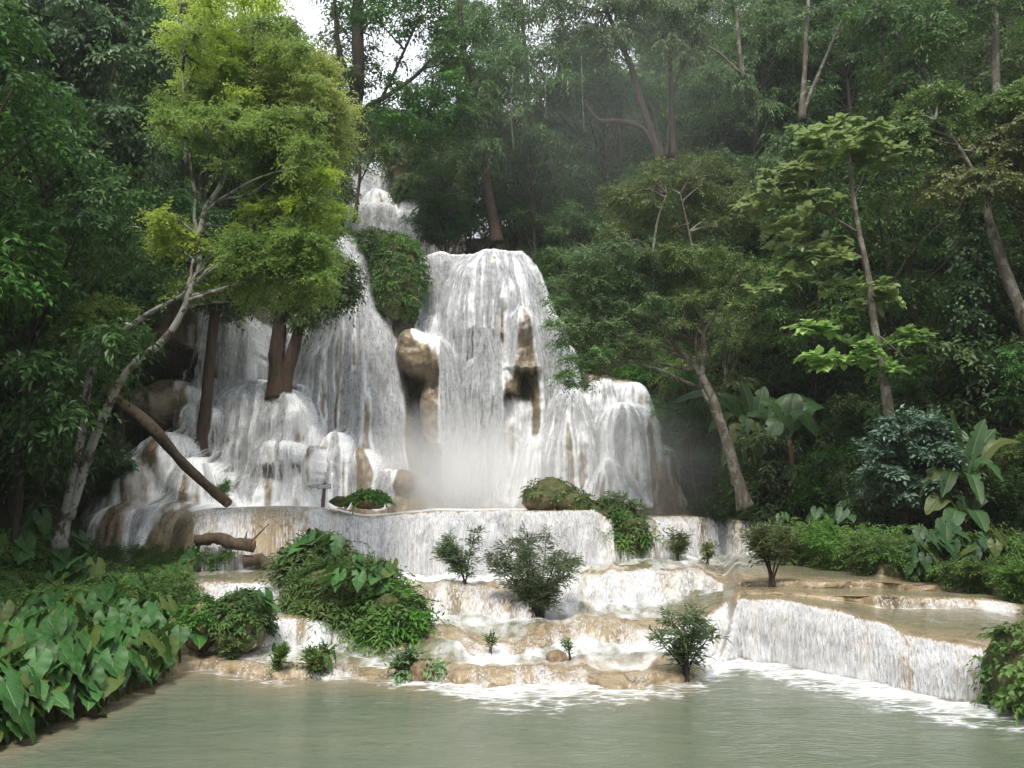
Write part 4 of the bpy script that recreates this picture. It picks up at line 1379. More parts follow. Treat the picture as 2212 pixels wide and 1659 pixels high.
for (x, y, kd) in [(-13.5, 9, 'dark'), (-12.6, 13.5, 'deep'), (-13.2, 17.5, 'dark'), (-17, 12, 'dark'), (-17.5, 17, 'deep'), (-16, 6, 'dark'), (17, 11, 'dark'), (17.5, 15.5, 'deep'), (20, 8, 'dark'), (21, 14, 'dark')]:  # trees out of view, added to shade the side walls
    plant(kd, x, y, 1.15)
for (x, y, kd, sc) in [(15.4, 19.5, 'under', 1.1), (15.0, 17.6, 'under', 1.1), (17.8, 20.5, 'deep', .8), (18.8, 23.5, 'dark', .8), (18.5, 18.0, 'dark', .9), (16.5, 15.6, 'under', 1.2), (16.6, 22.2, 'under', 1.0),
                       (-11.6, 12.0, 'under', 1.0), (-10.2, 9.0, 'under', 1.0), (-13.5, 15.0, 'under', 1.2), (-12.5, 10.0, 'under', 1.2)]:
    plant(kd, x, y, sc)
for k, lst in KINDS.items():                  # a kind that found no place is not left at the origin
    for i, r in enumerate(lst):
        if (k, i) not in used:
            plant(k, 40 + 4 * i, 60)

# ------------------------------------------------------------------ more surveyed trees: left wall, right edge, pale trunks high up
VINE = dict(nl=7, tw=.8, L=.27, W=.14, droop=.7, hang=.55, low=-.6)
survey_tree("vine_draped_tree", "tall tree smothered in glossy drooping vine leaves filling the upper left corner", "tree", (60, 1130), 27.0,
    [([(60, 1135), (70, 900), (85, 650), (110, 400), (130, 150)], .3, .15)],
    [dict(mat='vine', poly=[(-80, -80), (200, -80), (330, 0), (370, 120), (330, 330), (300, 470), (220, 430), (120, 330), (30, 280), (-80, 220)], n=62, r=(52, 88), tw_n=64, kw=VINE, y=25.5, dy=1.8),
     dict(mat='dark', poly=[(-80, 220), (40, 290), (200, 430), (330, 470), (410, 560), (330, 640), (120, 640), (-80, 640)], n=34, r=(50, 85), tw_n=56, kw=BROAD, y=28.5, dy=1.5)], 'dark', seed=21)
survey_tree("shaded_tree", "dark shaded tree with thin trunk at the left edge below the vine leaves", "tree", (30, 1150), 23.5,
    [([(20, 1160), (24, 960), (30, 760), (38, 600), (42, 420)], .10, .05)],
    [dict(mat='deep', poly=[(-60, 560), (60, 600), (130, 760), (150, 900), (90, 1100), (-60, 1120)], n=30, r=(40, 70), tw_n=46, kw=BROAD, y=24.5, dy=1.0),
     dict(mat='dark', poly=[(120, 600), (330, 560), (360, 640), (270, 720), (160, 860), (110, 760)], n=16, r=(36, 62), tw_n=46, kw=BROAD, y=27.5, dy=.8)], 'dark', seed=22, limbs=False)
OLV = dict(nl=8, tw=.5, L=.17, W=.085, droop=.4, hang=.3)
survey_tree("sunlit_olive_tree", "tree with yellowing olive foliage in tiers at the right edge above a leaning pale trunk", "tree", (2225, 720), 24.0,
    [([(2240, 760), (2212, 690), (2180, 610), (2150, 520), (2135, 470), (2120, 380)], .19, .10), ([(2120, 400), (2060, 300), (2020, 260)], .06, .02), ([(2130, 450), (2200, 330), (2230, 280)], .06, .02)],
    [dict(mat='dry', poly=[(2060, 330), (2140, 290), (2240, 250), (2240, 420), (2160, 440), (2080, 420), (1990, 430)], n=22, r=(34, 56), tw_n=70, kw=OLV, dy=1.2),
     dict(mat='olive', poly=[(1940, 240), (2020, 180), (2080, 200), (2060, 280), (1980, 330), (1900, 310)], n=18, r=(34, 54), tw_n=66, kw=OLV, y=25, dy=1.0),
     dict(mat='olive', poly=[(2090, 230), (2240, 180), (2240, 260), (2150, 290)], n=10, r=(34, 54), tw_n=66, kw=OLV, y=24.5, dy=1.0)], 'pale', seed=23)
survey_tree("climber_covered_tree", "trunk wrapped in heart shaped climber leaves on the dark right slope", "tree", (2110, 1000), 25.0,
    [([(2112, 1010), (2105, 800), (2090, 600), (2085, 420)], .16, .10)],
    [dict(mat='vine', at=[(2100, 470), (2095, 520), (2090, 570), (2100, 620), (2095, 670), (2110, 720), (2090, 760), (2115, 800), (2080, 620), (2120, 560)], n=10, r=(22, 38), tw_n=36, kw=dict(VINE, L=.2, W=.15), y=24.7, dy=.3),
     dict(mat='dark', poly=[(2080, 760), (2240, 700), (2240, 1120), (2140, 1000), (2080, 880)], n=24, r=(40, 62), tw_n=50, kw=BROAD, y=26, dy=.8)], 'dark', seed=24, limbs=False)
survey_tree("pale_trunk", "tall bare pale trunk in the upper right corner among dark crowns", "tree", (2160, 330), 30.0,
    [([(2185, 420), (2165, 300), (2152, 190), (2150, 90), (2148, -60)], .17, .12)],
    [dict(mat='dark', at=[(2120, 20), (2180, 10), (2215, 60), (2090, 60)], n=4, r=(40, 70), tw_n=55, kw=BROAD, dy=.8)], 'pale', seed=25)
survey_tree("branching_tree", "dark curved limbs rising from one root high in the misty centre of the slope", "tree", (1425, 335), 38.0,
    [([(1425, 345), (1412, 300), (1385, 220), (1365, 150), (1340, 90), (1310, 20), (1300, -30)], .20, .08), ([(1425, 340), (1390, 280), (1340, 262), (1295, 260), (1265, 225)], .15, .06),
     ([(1432, 340), (1418, 270), (1405, 220)], .09, .05), ([(1455, 340), (1452, 240), (1448, 130), (1450, 40)], .16, .07), ([(1440, 340), (1445, 280), (1460, 180), (1500, 90), (1520, 40)], .09, .04), ([(1345, 110), (1360, 80), (1370, 60)], .06, .03)],
    [dict(mat='sheen', poly=[(1200, -20), (1330, -30), (1500, -20), (1540, 80), (1480, 120), (1380, 60), (1290, 120), (1220, 110)], n=24, r=(40, 66), tw_n=50, kw=dict(PIN, L=.3, tw=1.0), y=38, dy=1.5)], 'dark', seed=26)
survey_tree("white_limbed_tree", "slim whitish limbs spreading in a V near the top right of the jungle", "tree", (1735, 250), 34.0,
    [([(1732, 260), (1738, 160), (1742, 60), (1750, -40)], .12, .07), ([(1730, 255), (1760, 180), (1790, 110), (1820, 40)], .10, .05), ([(1605, 170), (1596, 90), (1590, 20)], .10, .06), ([(1600, 160), (1560, 120), (1530, 100)], .07, .04)],
    [dict(mat='sheen', at=[(1650, 60), (1690, 90), (1720, 40), (1780, 20), (1830, 20), (1590, 10), (1640, 20), (1860, 60)], n=8, r=(32, 56), tw_n=34, kw=BROAD, dy=1)], 'pale', seed=27)
survey_tree("crossing_trunk_tree", "two crossing pale trunks leaning left near the upper right corner", "tree", (2030, 260), 32.0,
    [([(2040, 270), (2010, 190), (1960, 110), (1910, 50), (1880, -20)], .15, .09), ([(2030, 280), (1985, 250), (1960, 220), (1950, 150), (1945, 60)], .11, .06)],
    [dict(mat='dark', at=[(1880, 10), (1930, 20), (1990, 30), (2040, 60), (1850, 40)], n=5, r=(36, 60), tw_n=50, kw=BROAD, dy=1)], 'pale', seed=28)

survey_tree("overhanging_tree", "dark overhanging tree that shades the cave mouth left of the cascades", "tree", (250, 1000), 29.0,
    [([(255, 1000), (262, 850), (280, 700), (300, 520), (310, 380)], .16, .08)],
    [dict(mat='deep', poly=[(260, 420), (420, 400), (500, 480), (520, 600), (470, 660), (380, 640), (300, 680), (240, 640)], n=34, r=(40, 66), tw_n=60, kw=BROAD, y=29.5, dy=1.0),
     dict(mat='dark', poly=[(330, 560), (560, 520), (700, 480), (700, 560), (560, 600), (430, 640)], n=22, r=(36, 60), tw_n=56, kw=BROAD, y=33.5, dy=1.0)], 'dark', seed=29, limbs=False)
survey_tree("ridge_tree", "dark feathery tree rising beyond the main fall against the white sky gap", "tree", (1150, 480), 44.0,
    [([(1150, 490), (1150, 350), (1140, 200), (1130, 60), (1125, -40)], .18, .09)],
    [dict(mat='sheen', poly=[(1030, -30), (1210, -40), (1230, 120), (1220, 300), (1120, 360), (1050, 200)], n=30, r=(44, 72), tw_n=54, kw=dict(PIN, L=.32, tw=1.1), y=44, dy=2)], 'pale', seed=30, limbs=False)

# ------------------------------------------------------------------ elephant ears
def make_broad(name, a, b, c, rough=.42):
    m = M(name)
    uv = m.add("TexCoord").outputs["UV"]
    sx = m.add("SeparateXYZ", {0: uv})
    ax = m.math('ABSOLUTE', sx.outputs[0])
    rib = m.rng(ax, .008, .022, 1, 0)
    vein = m.add("TexWave", {"Vector": m.add("CombineXYZ", {0: m.math('SUBTRACT', sx.outputs[1], m.math('MULTIPLY', ax, .8)), 1: 0.0}), "Scale": 2.3}, wave_type='BANDS').outputs["Fac"]
    rib = m.math('MAXIMUM', rib, m.rng(vein, .965, 1.0, 0, .55))
    r = m.add("ObjectInfo").outputs["Random"]
    n = m.noise(m.coord("Object"), 4, 4)
    col = m.mix(m.rng(n, .3, .7), C3(*a), C3(*b))
    col = m.mix(m.math('MULTIPLY', m.math('LESS_THAN', r, .10), .6), col, C3(.20, .24, .045))
    col = m.mix(rib, col, C3(*c))
    edge = m.rng(m.attr("tint"), .93, 1.0)
    col = m.mix(m.math('MULTIPLY', edge, m.rng(n, .45, .6)), col, C3(.26, .22, .07))
    hs = m.add("HueSaturation", {"Value": m.rng(r, 0, 1, .62, 1.35), "Color": col})
    m.set(Base_Color=hs.outputs[0], Roughness=rough, Specular_IOR_Level=.32, Normal=m.bump(m.math('ADD', m.math('MULTIPLY', rib, -.6), n), .35, .03))
    tr = m.add("BsdfTranslucent", {"Color": m.mix(.5, hs.outputs[0], C3(.18, .30, .05))})
    ms = m.add("MixShader", {0: .22})
    m.l.new(m.b.outputs[0], ms.inputs[1]); m.l.new(tr.outputs[0], ms.inputs[2])
    m.l.new(ms.outputs[0], m.out.inputs["Surface"])
    return m.m


TARO = make_broad("elephant_ear_blade", (.030, .105, .024), (.056, .155, .038), (.14, .24, .075), .46)
TARO_G = make_broad("grey_elephant_ear_blade", (.030, .080, .030), (.050, .110, .042), (.10, .165, .07))
BANANA = make_broad("banana_blade", (.026, .070, .022), (.045, .10, .032), (.10, .155, .06))


def blade(ctr, d, n, L, mat, seed):
    """arrow shaped leaf: notch and two lobes behind the stalk joint, tip ahead; returns mesh"""
    r = np.random.default_rng(seed)
    d = nrm(np.asarray(d, float)); s = nrm(np.cross(d, n)); n = nrm(np.cross(s, d))
    ys = np.linspace(-.36, .86, 15)
    prof_y = [-.36, -.30, -.2, -.05, .1, .25, .4, .55, .7, .8, .86]
    prof_w = [.13, .25, .33, .385, .385, .345, .28, .205, .11, .045, .0]
    w = np.interp(ys, prof_y, prof_w)
    x_in = np.where(ys < 0, .13 * (-ys / .36) ** .6, 0)
    cols = np.linspace(0, 1, 5)
    V, UV, T, Fc = [], [], [], []
    bend, ph = r.uniform(.10, .4), r.random() * 6
    for sg in (1, -1):
        b0 = len(V)
        for i, y in enumerate(ys):
            for c in cols:
                x = x_in[i] + (max(w[i], x_in[i] + .001) - x_in[i]) * c
                z = .22 * x - .55 * x * x - bend * max(y, 0) ** 2 * .8 - .12 * min(y, 0) ** 2 + .022 * c * math.sin(y * 22 + ph + sg)
                V.append(ctr + L * (d * y + s * sg * x + n * z))
                UV.append((sg * x, y)); T.append(c)
        for i in range(len(ys) - 1):
            for k in range(4):
                a = b0 + i * 5 + k
                Fc.append([a, a + 1, a + 6, a + 5] if sg > 0 else [a, a + 5, a + 6, a + 1])
    return mesh_np("leaf", np.array(V), np.array(Fc), mat, True, {"tint": np.array(T)}, np.array(UV))


def taro_proto(nleaf, seed, mat, L=(.42, .66), hgt=(.45, .95), cat="plant"):
    r = np.random.default_rng(seed)
    root = thing("elephant_ear_plant", "elephant ear plant", cat)
    for i in range(nleaf):
        a = -1.57 + r.normal(0, 1.05)
        h, out = r.uniform(*hgt), r.uniform(.1, .5)
        top = np.array([math.cos(a) * out, math.sin(a) * out, h])
        w = Wood()
        w.tube([(0, 0, -.25), (math.cos(a) * out * .25, math.sin(a) * out * .25, h * .6), top], .018, .008, 6, 8, seed=i)
        link("stalk", w.mesh("stalk", BARK['stem']), root)
        az = a + r.normal(0, .5)
        dz = -r.uniform(.3, 2.0)
        dd = np.array([math.cos(az), math.sin(az), dz])
        nn = np.array([math.cos(az) * .75, math.sin(az) * .75, .75]) + r.normal(0, .26, 3)
        link("leaf", blade(top, dd, nn, r.uniform(*L), mat, seed * 17 + i), root)
    return root


TP = [taro_proto(n, 60 + n + k, TARO, *q_) for k, (n, q_) in enumerate([(4, ()), (5, ((.28, .5), (.35, .85))), (4, ((.5, .72), (.5, 1.0))), (3, ()), (6, ((.22, .42), (.3, .75))), (3, ((.55, .75), (.45, .8)))])]
tused = set()


def put_taro(protos, pos, sc, rz, label, group, key):
    k = int(rp.integers(len(protos)))
    s = sc * rp.uniform(.85, 1.2)
    if (key, k) not in tused:
        tused.add((key, k)); r = protos[k]
        r.location, r.rotation_euler, r.scale = pos, (0, 0, rz), (s, s, s)
    else:
        r = dup(protos[k], pos, rz, (s, s, s))
    r["label"], r["group"] = label, group
    return r


TL = "large leaved elephant ear plant in the dense bank beside the pool at lower left"
for (u, v) in in_poly([(-60, 1390), (120, 1345), (330, 1340), (410, 1395), (432, 1440), (345, 1492), (190, 1560), (60, 1610), (-60, 1640)], 104, rp):
    h_ = hit(u, v)
    if h_ is not None:
        put_taro(TP, (h_[0], h_[1], h_[2] - .05), .74, rp.normal(.15, .45), TL, "elephant ears along the left bank", 'L')
for (u, v, sc) in [(120, 1255, 1.0), (190, 1235, .95), (40, 1240, 1.1), (420, 1235, .75), (60, 1180, 1.1), (180, 1290, .9), (330, 1270, .7)] + [(float(a_), float(b_), float(rp.uniform(.45, .85))) for a_, b_ in in_poly([(-20, 1195), (230, 1205), (410, 1225), (420, 1290), (300, 1320), (-20, 1320)], 22, rp)]:
    h_ = hit(u, v)
    put_taro(TP, (h_[0], h_[1], h_[2] - .05), sc, rp.normal(.1, .5), "elephant ear plant rising from the ferns on the upper left bank", "elephant ears in the left bank ferns", 'L')
TG = [taro_proto(n, 90 + n, TARO_G, (.45, .75), (.5, 1.1)) for n in (4, 5)]
for (u, v) in in_poly([(1950, 1240), (2000, 1200), (2100, 1190), (2150, 1230), (2100, 1275), (1990, 1262)], 15, rp):
    h_ = hit(u, v)
    if h_ is not None:
        put_taro(TG, (h_[0], h_[1], h_[2] - .05), .72, rp.normal(-.3, .5), "grey green elephant ear plant on the right bank below the banana plant", "elephant ears on the right bank", 'R')
for (u, v, sc) in [(1690, 1150, .55), (1770, 1150, .65), (1830, 1160, .6), (1650, 1130, .5), (2240, 1200, .7)]:
    h_ = hit(u, v)
    put_taro(TG, (h_[0], h_[1], h_[2] - .05), sc, rp.normal(-.2, .5), "elephant ear plant at the foot of the dark right forest", "elephant ears under the right forest", 'R')

# ------------------------------------------------------------------ rocks
def make_moss(name, moss):
    m = M(name)
    oc = m.coord("Object")
    n1, n2 = m.noise(oc, 2.2, 5, .6), m.noise(oc, 11, 6, .6)
    geo = m.add("NewGeometry").outputs["Normal"]
    nz = m.add("SeparateXYZ", {0: geo}).outputs[2]
    rock = m.mix(m.rng(n2, .3, .7), C3(.20, .135, .085), C3(.36, .26, .17))
    mo = m.mix(m.rng(n2, .35, .65), C3(.045, .055, .018), C3(.12, .125, .045))
    f = m.math('ADD', m.math('MULTIPLY', nz, .3), m.math('ADD', n1, moss - .75))
    m.set(Base_Color=m.mix(m.rng(f, .0, .3), rock, mo), Roughness=.8, Normal=m.bump(m.math('ADD', n1, m.math('MULTIPLY', n2, .5)), .9, .12), Specular_IOR_Level=.3)
    return m.m


MOSSY, BARE = make_moss("mossy_rock", .55), make_moss("bare_wet_rock", .10)


def rock_mesh(rad, seed, mat, rough=.25):
    n, k = 44, 26
    th, ph = np.meshgrid(np.linspace(0, 2 * math.pi, n), np.linspace(.02, math.pi - .02, k))
    d = np.stack([np.sin(ph) * np.cos(th), np.sin(ph) * np.sin(th), np.cos(ph)], -1)
    q = 1 + rough * 1.6 * fbm(d[..., 0] * 1.4 + seed, d[..., 1] * 1.4, d[..., 2] * 1.4, seed, 4)
    v = d * q[..., None] * np.asarray(rad)
    return mesh_np("rock", v.reshape(-1, 3), grid_faces(k, n)[:, ::-1], mat, True)


def pxr(p, y):
    return p * y / F_PX


def foliage_on(lv, c, rad, n, kw, tint=.5, low=-.3, front=True):
    r = lv.r
    d = nrm(r.normal(0, 1, (n * 3, 3)))
    d = d[(d[:, 2] > low)]
    if front:
        d = d[(d[:, 1] < .55)]
    d = d[:n]
    org = np.asarray(c) + d * np.asarray(rad) * r.uniform(.92, 1.06, (len(d), 1))
    ax = d * [1, 1, .4] + r.normal(0, .5, (len(d), 3)) + [0, 0, .15]
    up = nrm(d * .6 + [0, 0, .8] + r.normal(0, .2, (len(d), 3)))
    t = tint + .35 * vnoise(org[:, 0] * 2.2, org[:, 1] * 2.2, org[:, 2] * 2.2, 3) + r.normal(0, .1, len(d))
    lv.sprigs(org, ax, up, kw['nl'], kw['tw'] * r.uniform(.6, 1.2, len(d)), kw['L'], kw['W'], kw['droop'], kw.get('spread', 1), t, kw['hang'])


FERN = dict(nl=9, tw=.45, L=.18, W=.056, droop=.5, hang=.2)
FERNS = dict(nl=9, tw=.26, L=.12, W=.042, droop=.5, hang=.2)
FROND = dict(nl=15, tw=.95, L=.21, W=.05, droop=.75, hang=.1)
IVY = dict(nl=5, tw=.26, L=.15, W=.10, droop=.6, hang=.45)


def mound(name, label, cat, u, v, y, ru, rv, ry, mat, plants=(), seed=1, sink=0.0, group=None, rough=.25):
    """a boulder, with what grows on it as parts"""
    c = P(u, v, y)
    root = thing(name, label, cat, c, group)
    rad = np.array([pxr(ru, y), ry, pxr(rv, y)])
    link("rock", rock_mesh(rad, seed, mat, rough), root)
    for i, (pname, lm, n, kw, tint, low) in enumerate(plants):
        lv = Leaves(seed * 7 + i)
        foliage_on(lv, (0, 0, 0), rad, n, kw, tint, low)
        link(pname, lv.mesh(pname, LEAF[lm]), root)
    return root


mound("overgrown_boulder", "big central boulder buried under ferns and leafy creepers amid the lower terraces", "boulder", 748, 1292, 17.8, 94, 68, 1.0, MOSSY,
      [("ferns", 'fern', 1150, FERN, .5, -.75), ("creepers", 'yellow_low', 420, IVY, .2, -.8), ("fronds", 'fern', 110, FROND, .6, -.2)], 31, rough=.5)
mound("overgrown_boulder", "lower right lobe of the central ferns reaching down to the foaming water", "boulder", 840, 1338, 17.0, 56, 54, .7, MOSSY,
      [("ferns", 'fern', 420, FERN, .45, -.75), ("creepers", 'deep', 200, IVY, .5, -.8), ("fronds", 'fern', 50, FROND, .6, -.2)], 131, rough=.5)
mound("overgrown_boulder", "dark leafy knob at the top left of the central fern boulder beside the logs", "boulder", 688, 1238, 19.0, 66, 62, .8, MOSSY,
      [("ferns", 'deep', 420, FERN, .6, -.7), ("creepers", 'fern', 260, IVY, .4, -.8), ("fronds", 'fern', 40, FROND, .6, -.2)], 32, rough=.45)
mound("overgrown_boulder", "round rock draped with dark hanging fern beside the lowest left cascade", "boulder", 526, 1346, 15.7, 44, 56, .45, BARE,
      [("ferns", 'fern', 260, FERNS, .35, .1), ("creepers", 'deep', 110, IVY, .55, -.4)], 33)
mound("overgrown_boulder", "brown rock with a fern cap between the elephant ears and the round draped rock", "boulder", 438, 1352, 15.7, 40, 52, .45, BARE,
      [("ferns", 'fern', 150, FERNS, .35, .25)], 34)
mound("small_rock", "small bare reddish brown rock with a leafy tuft at the pool edge", "rock", 905, 1455, 14.0, 24, 28, .22, BARE, [("tuft", 'willow', 16, FERN, .6, .2)], 35)
mound("mossy_boulder", "large olive mossy boulder in the mist behind the middle lip", "boulder", 1192, 1078, 27.8, 60, 42, 1.0, MOSSY, [("sprouts", 'olive', 70, IVY, .3, .2)], 36)
mound("mossy_boulder", "smaller mossy boulder right in front of the large misty boulder", "boulder", 1240, 1090, 26.8, 42, 25, .7, MOSSY, [("sprouts", 'olive', 30, IVY, .3, .2)], 37)
mound("mossy_boulder", "low mossy stone with a fern cap behind the lip right of the sign", "boulder", 795, 1083, 25.5, 36, 18, .5, MOSSY, [("ferns", 'fern', 110, dict(FERN, tw=.25), .55, .0)], 38)
mound("mossy_boulder", "small mossy stone beside the wooden sign post", "boulder", 734, 1083, 25.5, 21, 11, .3, MOSSY, (), 39)
mound("overgrown_rock", "leafy rock buttress at the right edge beside the wide low fall", "rock", 2206, 1462, 11.9, 46, 96, .7, MOSSY,
      [("creepers", 'fern', 190, dict(IVY, L=.13, W=.085), .4, -.8)], 40)
mound("leafy_ridge", "bushy ridge dividing the middle fall from the misty right cascade", "bush", 1310, 1118, 25.9, 58, 34, .7, MOSSY, [("leaves", 'olive', 300, IVY, .35, -.6), ("fronds", 'fern', 60, FROND, .4, -.1)], 41, rough=.45)
mound("leafy_ridge", "lower end of the bushy ridge hanging beside the middle fall", "bush", 1352, 1155, 25.2, 42, 38, .6, MOSSY, [("leaves", 'olive', 200, IVY, .35, -.7), ("fronds", 'fern', 45, FROND, .4, -.1)], 42, rough=.45)
mound("half_submerged_rock", "rounded tan rock breaking the water in the centre of the lowest rim", "rock", 1205, 1428, 14.9, 24, 22, .25, BARE, (), 43)
HUMP = dict(nl=6, tw=.45, L=.2, W=.085, droop=.5, hang=.4)
for (u, v, y, ru, rv, lm, lb) in [(892, 412, 47.5, 28, 20, 'olive', "brownish green bush between the two strands of the upper cascade"), (880, 345, 51, 48, 60, 'olive', "tall olive bush right of the upper cascade wall"),
                                  (945, 360, 50, 40, 90, 'deep', "dense green bush framing the upper cascade on its right"), (705, 420, 47, 44, 70, 'dark', "dark bush framing the upper cascade on its left"),
                                  (830, 290, 58, 60, 46, 'olive', "bush on the ledge above the upper cascade"), (725, 300, 58, 40, 60, 'dark', "dark bush above the upper cascade at its left"), (950, 470, 44, 36, 55, 'deep', "leafy bush right of the lowest strand of the upper cascade")]:
    mound("slope_bush", lb, "bush", u, v, y, ru, rv, 1.4, MOSSY, [("leaves", lm, 520, dict(nl=7, tw=.7, L=.24, W=.1, droop=.5, hang=.3), .45, -.8)], u)
mound("green_hump", "dark fern covered hump between the left apron and the main fall", "bush", 802, 548, 36.6, 54, 44, 1.2, MOSSY, [("ferns", 'fern', 420, dict(FERN, tw=.5, L=.2, W=.06), .25, -.6), ("leaves", 'deep', 420, HUMP, .45, -.6)], 44)
mound("green_hump", "leafy green rock face hanging just left of the main fall column", "bush", 858, 600, 35.9, 56, 95, .9, MOSSY, [("leaves", 'fern', 700, dict(HUMP, L=.15, W=.07), .3, -.9), ("creepers", 'olive', 380, HUMP, .3, -.9)], 45)

# ------------------------------------------------------------------ willow-like shrubs standing in the water
def water_shrub(label, base, hpx, wpx, nst, seed, mat='willow', dens=1.0, sub=None, bare=.25, lean=0.0, L=.17, name="water_shrub"):
    h_ = hit(*base)
    y = h_[1]
    r = np.random.default_rng(seed)
    root = thing(name, label, "shrub", h_, None)
    Hm, Wm = pxr(hpx, y), pxr(wpx, y)
    w, lv = Wood(), Leaves(seed)
    for i in range(nst):
        a = r.random() * 6.283
        q = (i + .5) / nst
        ex = Wm * .5 * math.cos(a) * r.uniform(.35, 1.0) + lean * Hm
        ey = Wm * .35 * math.sin(a)
        hz = Hm * r.uniform(.62, 1.0) * (1 - .3 * (abs(ex - lean * Hm) / (Wm * .5 + .01)) ** 2)
        c = w.tube([(r.normal(0, .06), r.normal(0, .06), -.15), (ex * .25, ey * .25, hz * .35), (ex * .75, ey * .75, hz * .72), (ex, ey, hz)], .022 * (.5 + Hm * .4), .004, 6, 18, seed=i)
        k = int(26 * dens * (.5 + .4 * Hm))
        t = r.uniform(bare, 1.0, k)
        pos = c[(t * (len(c) - 1)).astype(int)]
        ax = nrm(np.stack([pos[:, 0] * .8 + r.normal(0, .6, k) * Wm * .5, pos[:, 1] * .8 + r.normal(0, .6, k) * Wm * .5, np.abs(r.normal(.35, .3, k))], -1) + 1e-6)
        lv.sprigs(pos, ax, nrm(np.array([0, 0, 1.]) + r.normal(0, .3, (k, 3))), 8, .34 * r.uniform(.6, 1.2, k) * (.6 + .3 * Hm), L, .034, .25, .75,
                  np.clip(.5 + r.normal(0, .2, k), 0, 1), .1, .28)
    link("stems", w.mesh("stems", BARK['dark']), root)
    link("foliage", lv.mesh("foliage", LEAF[mat]), root)
    return root


water_shrub("largest bushy shrub standing in the rapids in front of the middle fall", (1165, 1332), 185, 205, 14, 51, dens=1.7, bare=.2)
water_shrub("slim shrub on a rock in the rapids left of the largest shrub", (1006, 1262), 118, 100, 6, 52, dens=1.6)
water_shrub("shrub on a tan rock at the pool edge right of centre", (1482, 1462), 150, 130, 9, 53, dens=.85)
water_shrub("small leaning tree with many thin stems on the wide right terrace", (1668, 1268), 150, 105, 8, 54, mat='olive', dens=1.2, bare=.45)
water_shrub("thin misty shrub at the foot of the right cascade", (1462, 1212), 75, 50, 5, 55, mat='olive', dens=1.1)
water_shrub("tiny brownish shrub in the shallow pool behind the right terrace", (1528, 1218), 42, 52, 6, 56, mat='dry', dens=.5)
water_shrub("fern like tuft on the lowest rim near the dark draped rock", (500, 1425), 48, 60, 7, 57, mat='olive', dens=1.3, bare=.05, L=.10)
water_shrub("small leafy tuft on the lowest rim left of centre", (600, 1448), 40, 38, 6, 58, mat='olive', dens=.8, bare=.05, L=.10)
water_shrub("feathery fern tuft right of the small leafy tuft on the lowest rim", (688, 1455), 50, 58, 7, 59, mat='olive', dens=1.3, bare=.05, L=.10)
water_shrub("willow tuft clinging to the small reddish rock at the pool edge", (872, 1470), 50, 50, 6, 60, mat='willow', dens=1.5, bare=.1, L=.12)
water_shrub("sparse sprig with few dark leaves on the lowest rim", (1060, 1412), 30, 24, 3, 61, mat='dark', dens=.3, L=.1)
water_shrub("drooping sprig on the rounded rock of the lowest rim", (1232, 1425), 30, 30, 3, 62, mat='dark', dens=.3, L=.1)
water_shrub("bush at the base of the sawn log on the left terrace", (470, 1228), 40, 80, 8, 63, mat='fern', dens=1.0, bare=.05, L=.12)
water_shrub("leafy sapling beside the lower end of the fallen trunk", (478, 1080), 45, 34, 4, 64, mat='fern', dens=.8, bare=.1)
for i, (u, v, hh, ww, mt, lb) in enumerate([(1720, 1215, 80, 130, 'olive', "yellowish bush at the water edge behind the small leaning tree"), (1810, 1222, 90, 140, 'fern', "broad green bush on the right bank above the wide terrace"),
                                            (1880, 1228, 70, 110, 'fern', "low green bush at the right bank next to the elephant ears"), (2110, 1280, 70, 120, 'fern', "grassy bush in front of the grey elephant ears"),
                                            (2195, 1300, 90, 110, 'fern', "dense low bush at the far right bank edge"), (1530, 1118, 50, 90, 'deep', "misty bush at the foot of the forked grey tree"),
                                            (2180, 1150, 130, 150, 'deep', "tall dark bush filling the bank right of the tall banana plant"), (2215, 1060, 130, 120, 'fern', "green bush on the slope at the right edge behind the banana plants"), (1640, 1120, 60, 110, 'deep', "dark green bush right of the forked grey tree foot"), (225, 1060, 110, 120, 'deep', "feathery dark fern bush beside the left brown mounds")]):
    water_shrub(lb, (u, v), hh, ww, 11, 70 + i, mat=mt, dens=2.2, bare=.0, L=.14, name="bank_bush")
for (u, v, sc) in [(660, 1215, .62), (690, 1205, .6), (725, 1225, .7), (640, 1240, .6), (770, 1300, .6), (810, 1280, .65), (740, 1300, .6), (835, 1300, .6), (790, 1365, .45), (765, 1255, .6), (845, 1270, .5), (700, 1290, .5), (560, 1345, .6), (600, 1435, .45), (700, 1445, .35)]:
    yb = 17.6 - 1.15 * math.sqrt(max(.05, 1 - ((u - 760) / 112) ** 2 - ((v - 1300) / 82) ** 2)) if v > 1210 and u > 700 and v < 1400 else None
    h_ = P(u, v, yb) if yb else (P(u, v, 18.6) if u < 760 and v < 1260 and u > 620 else (P(u, v, 15.4) if u < 580 else hit(u, v)))
    put_taro(TP, tuple(h_), sc, rp.normal(0, .6), "small elephant ear plant rooted among ferns on the terrace boulders", "elephant ears on the terrace rocks", 'L')

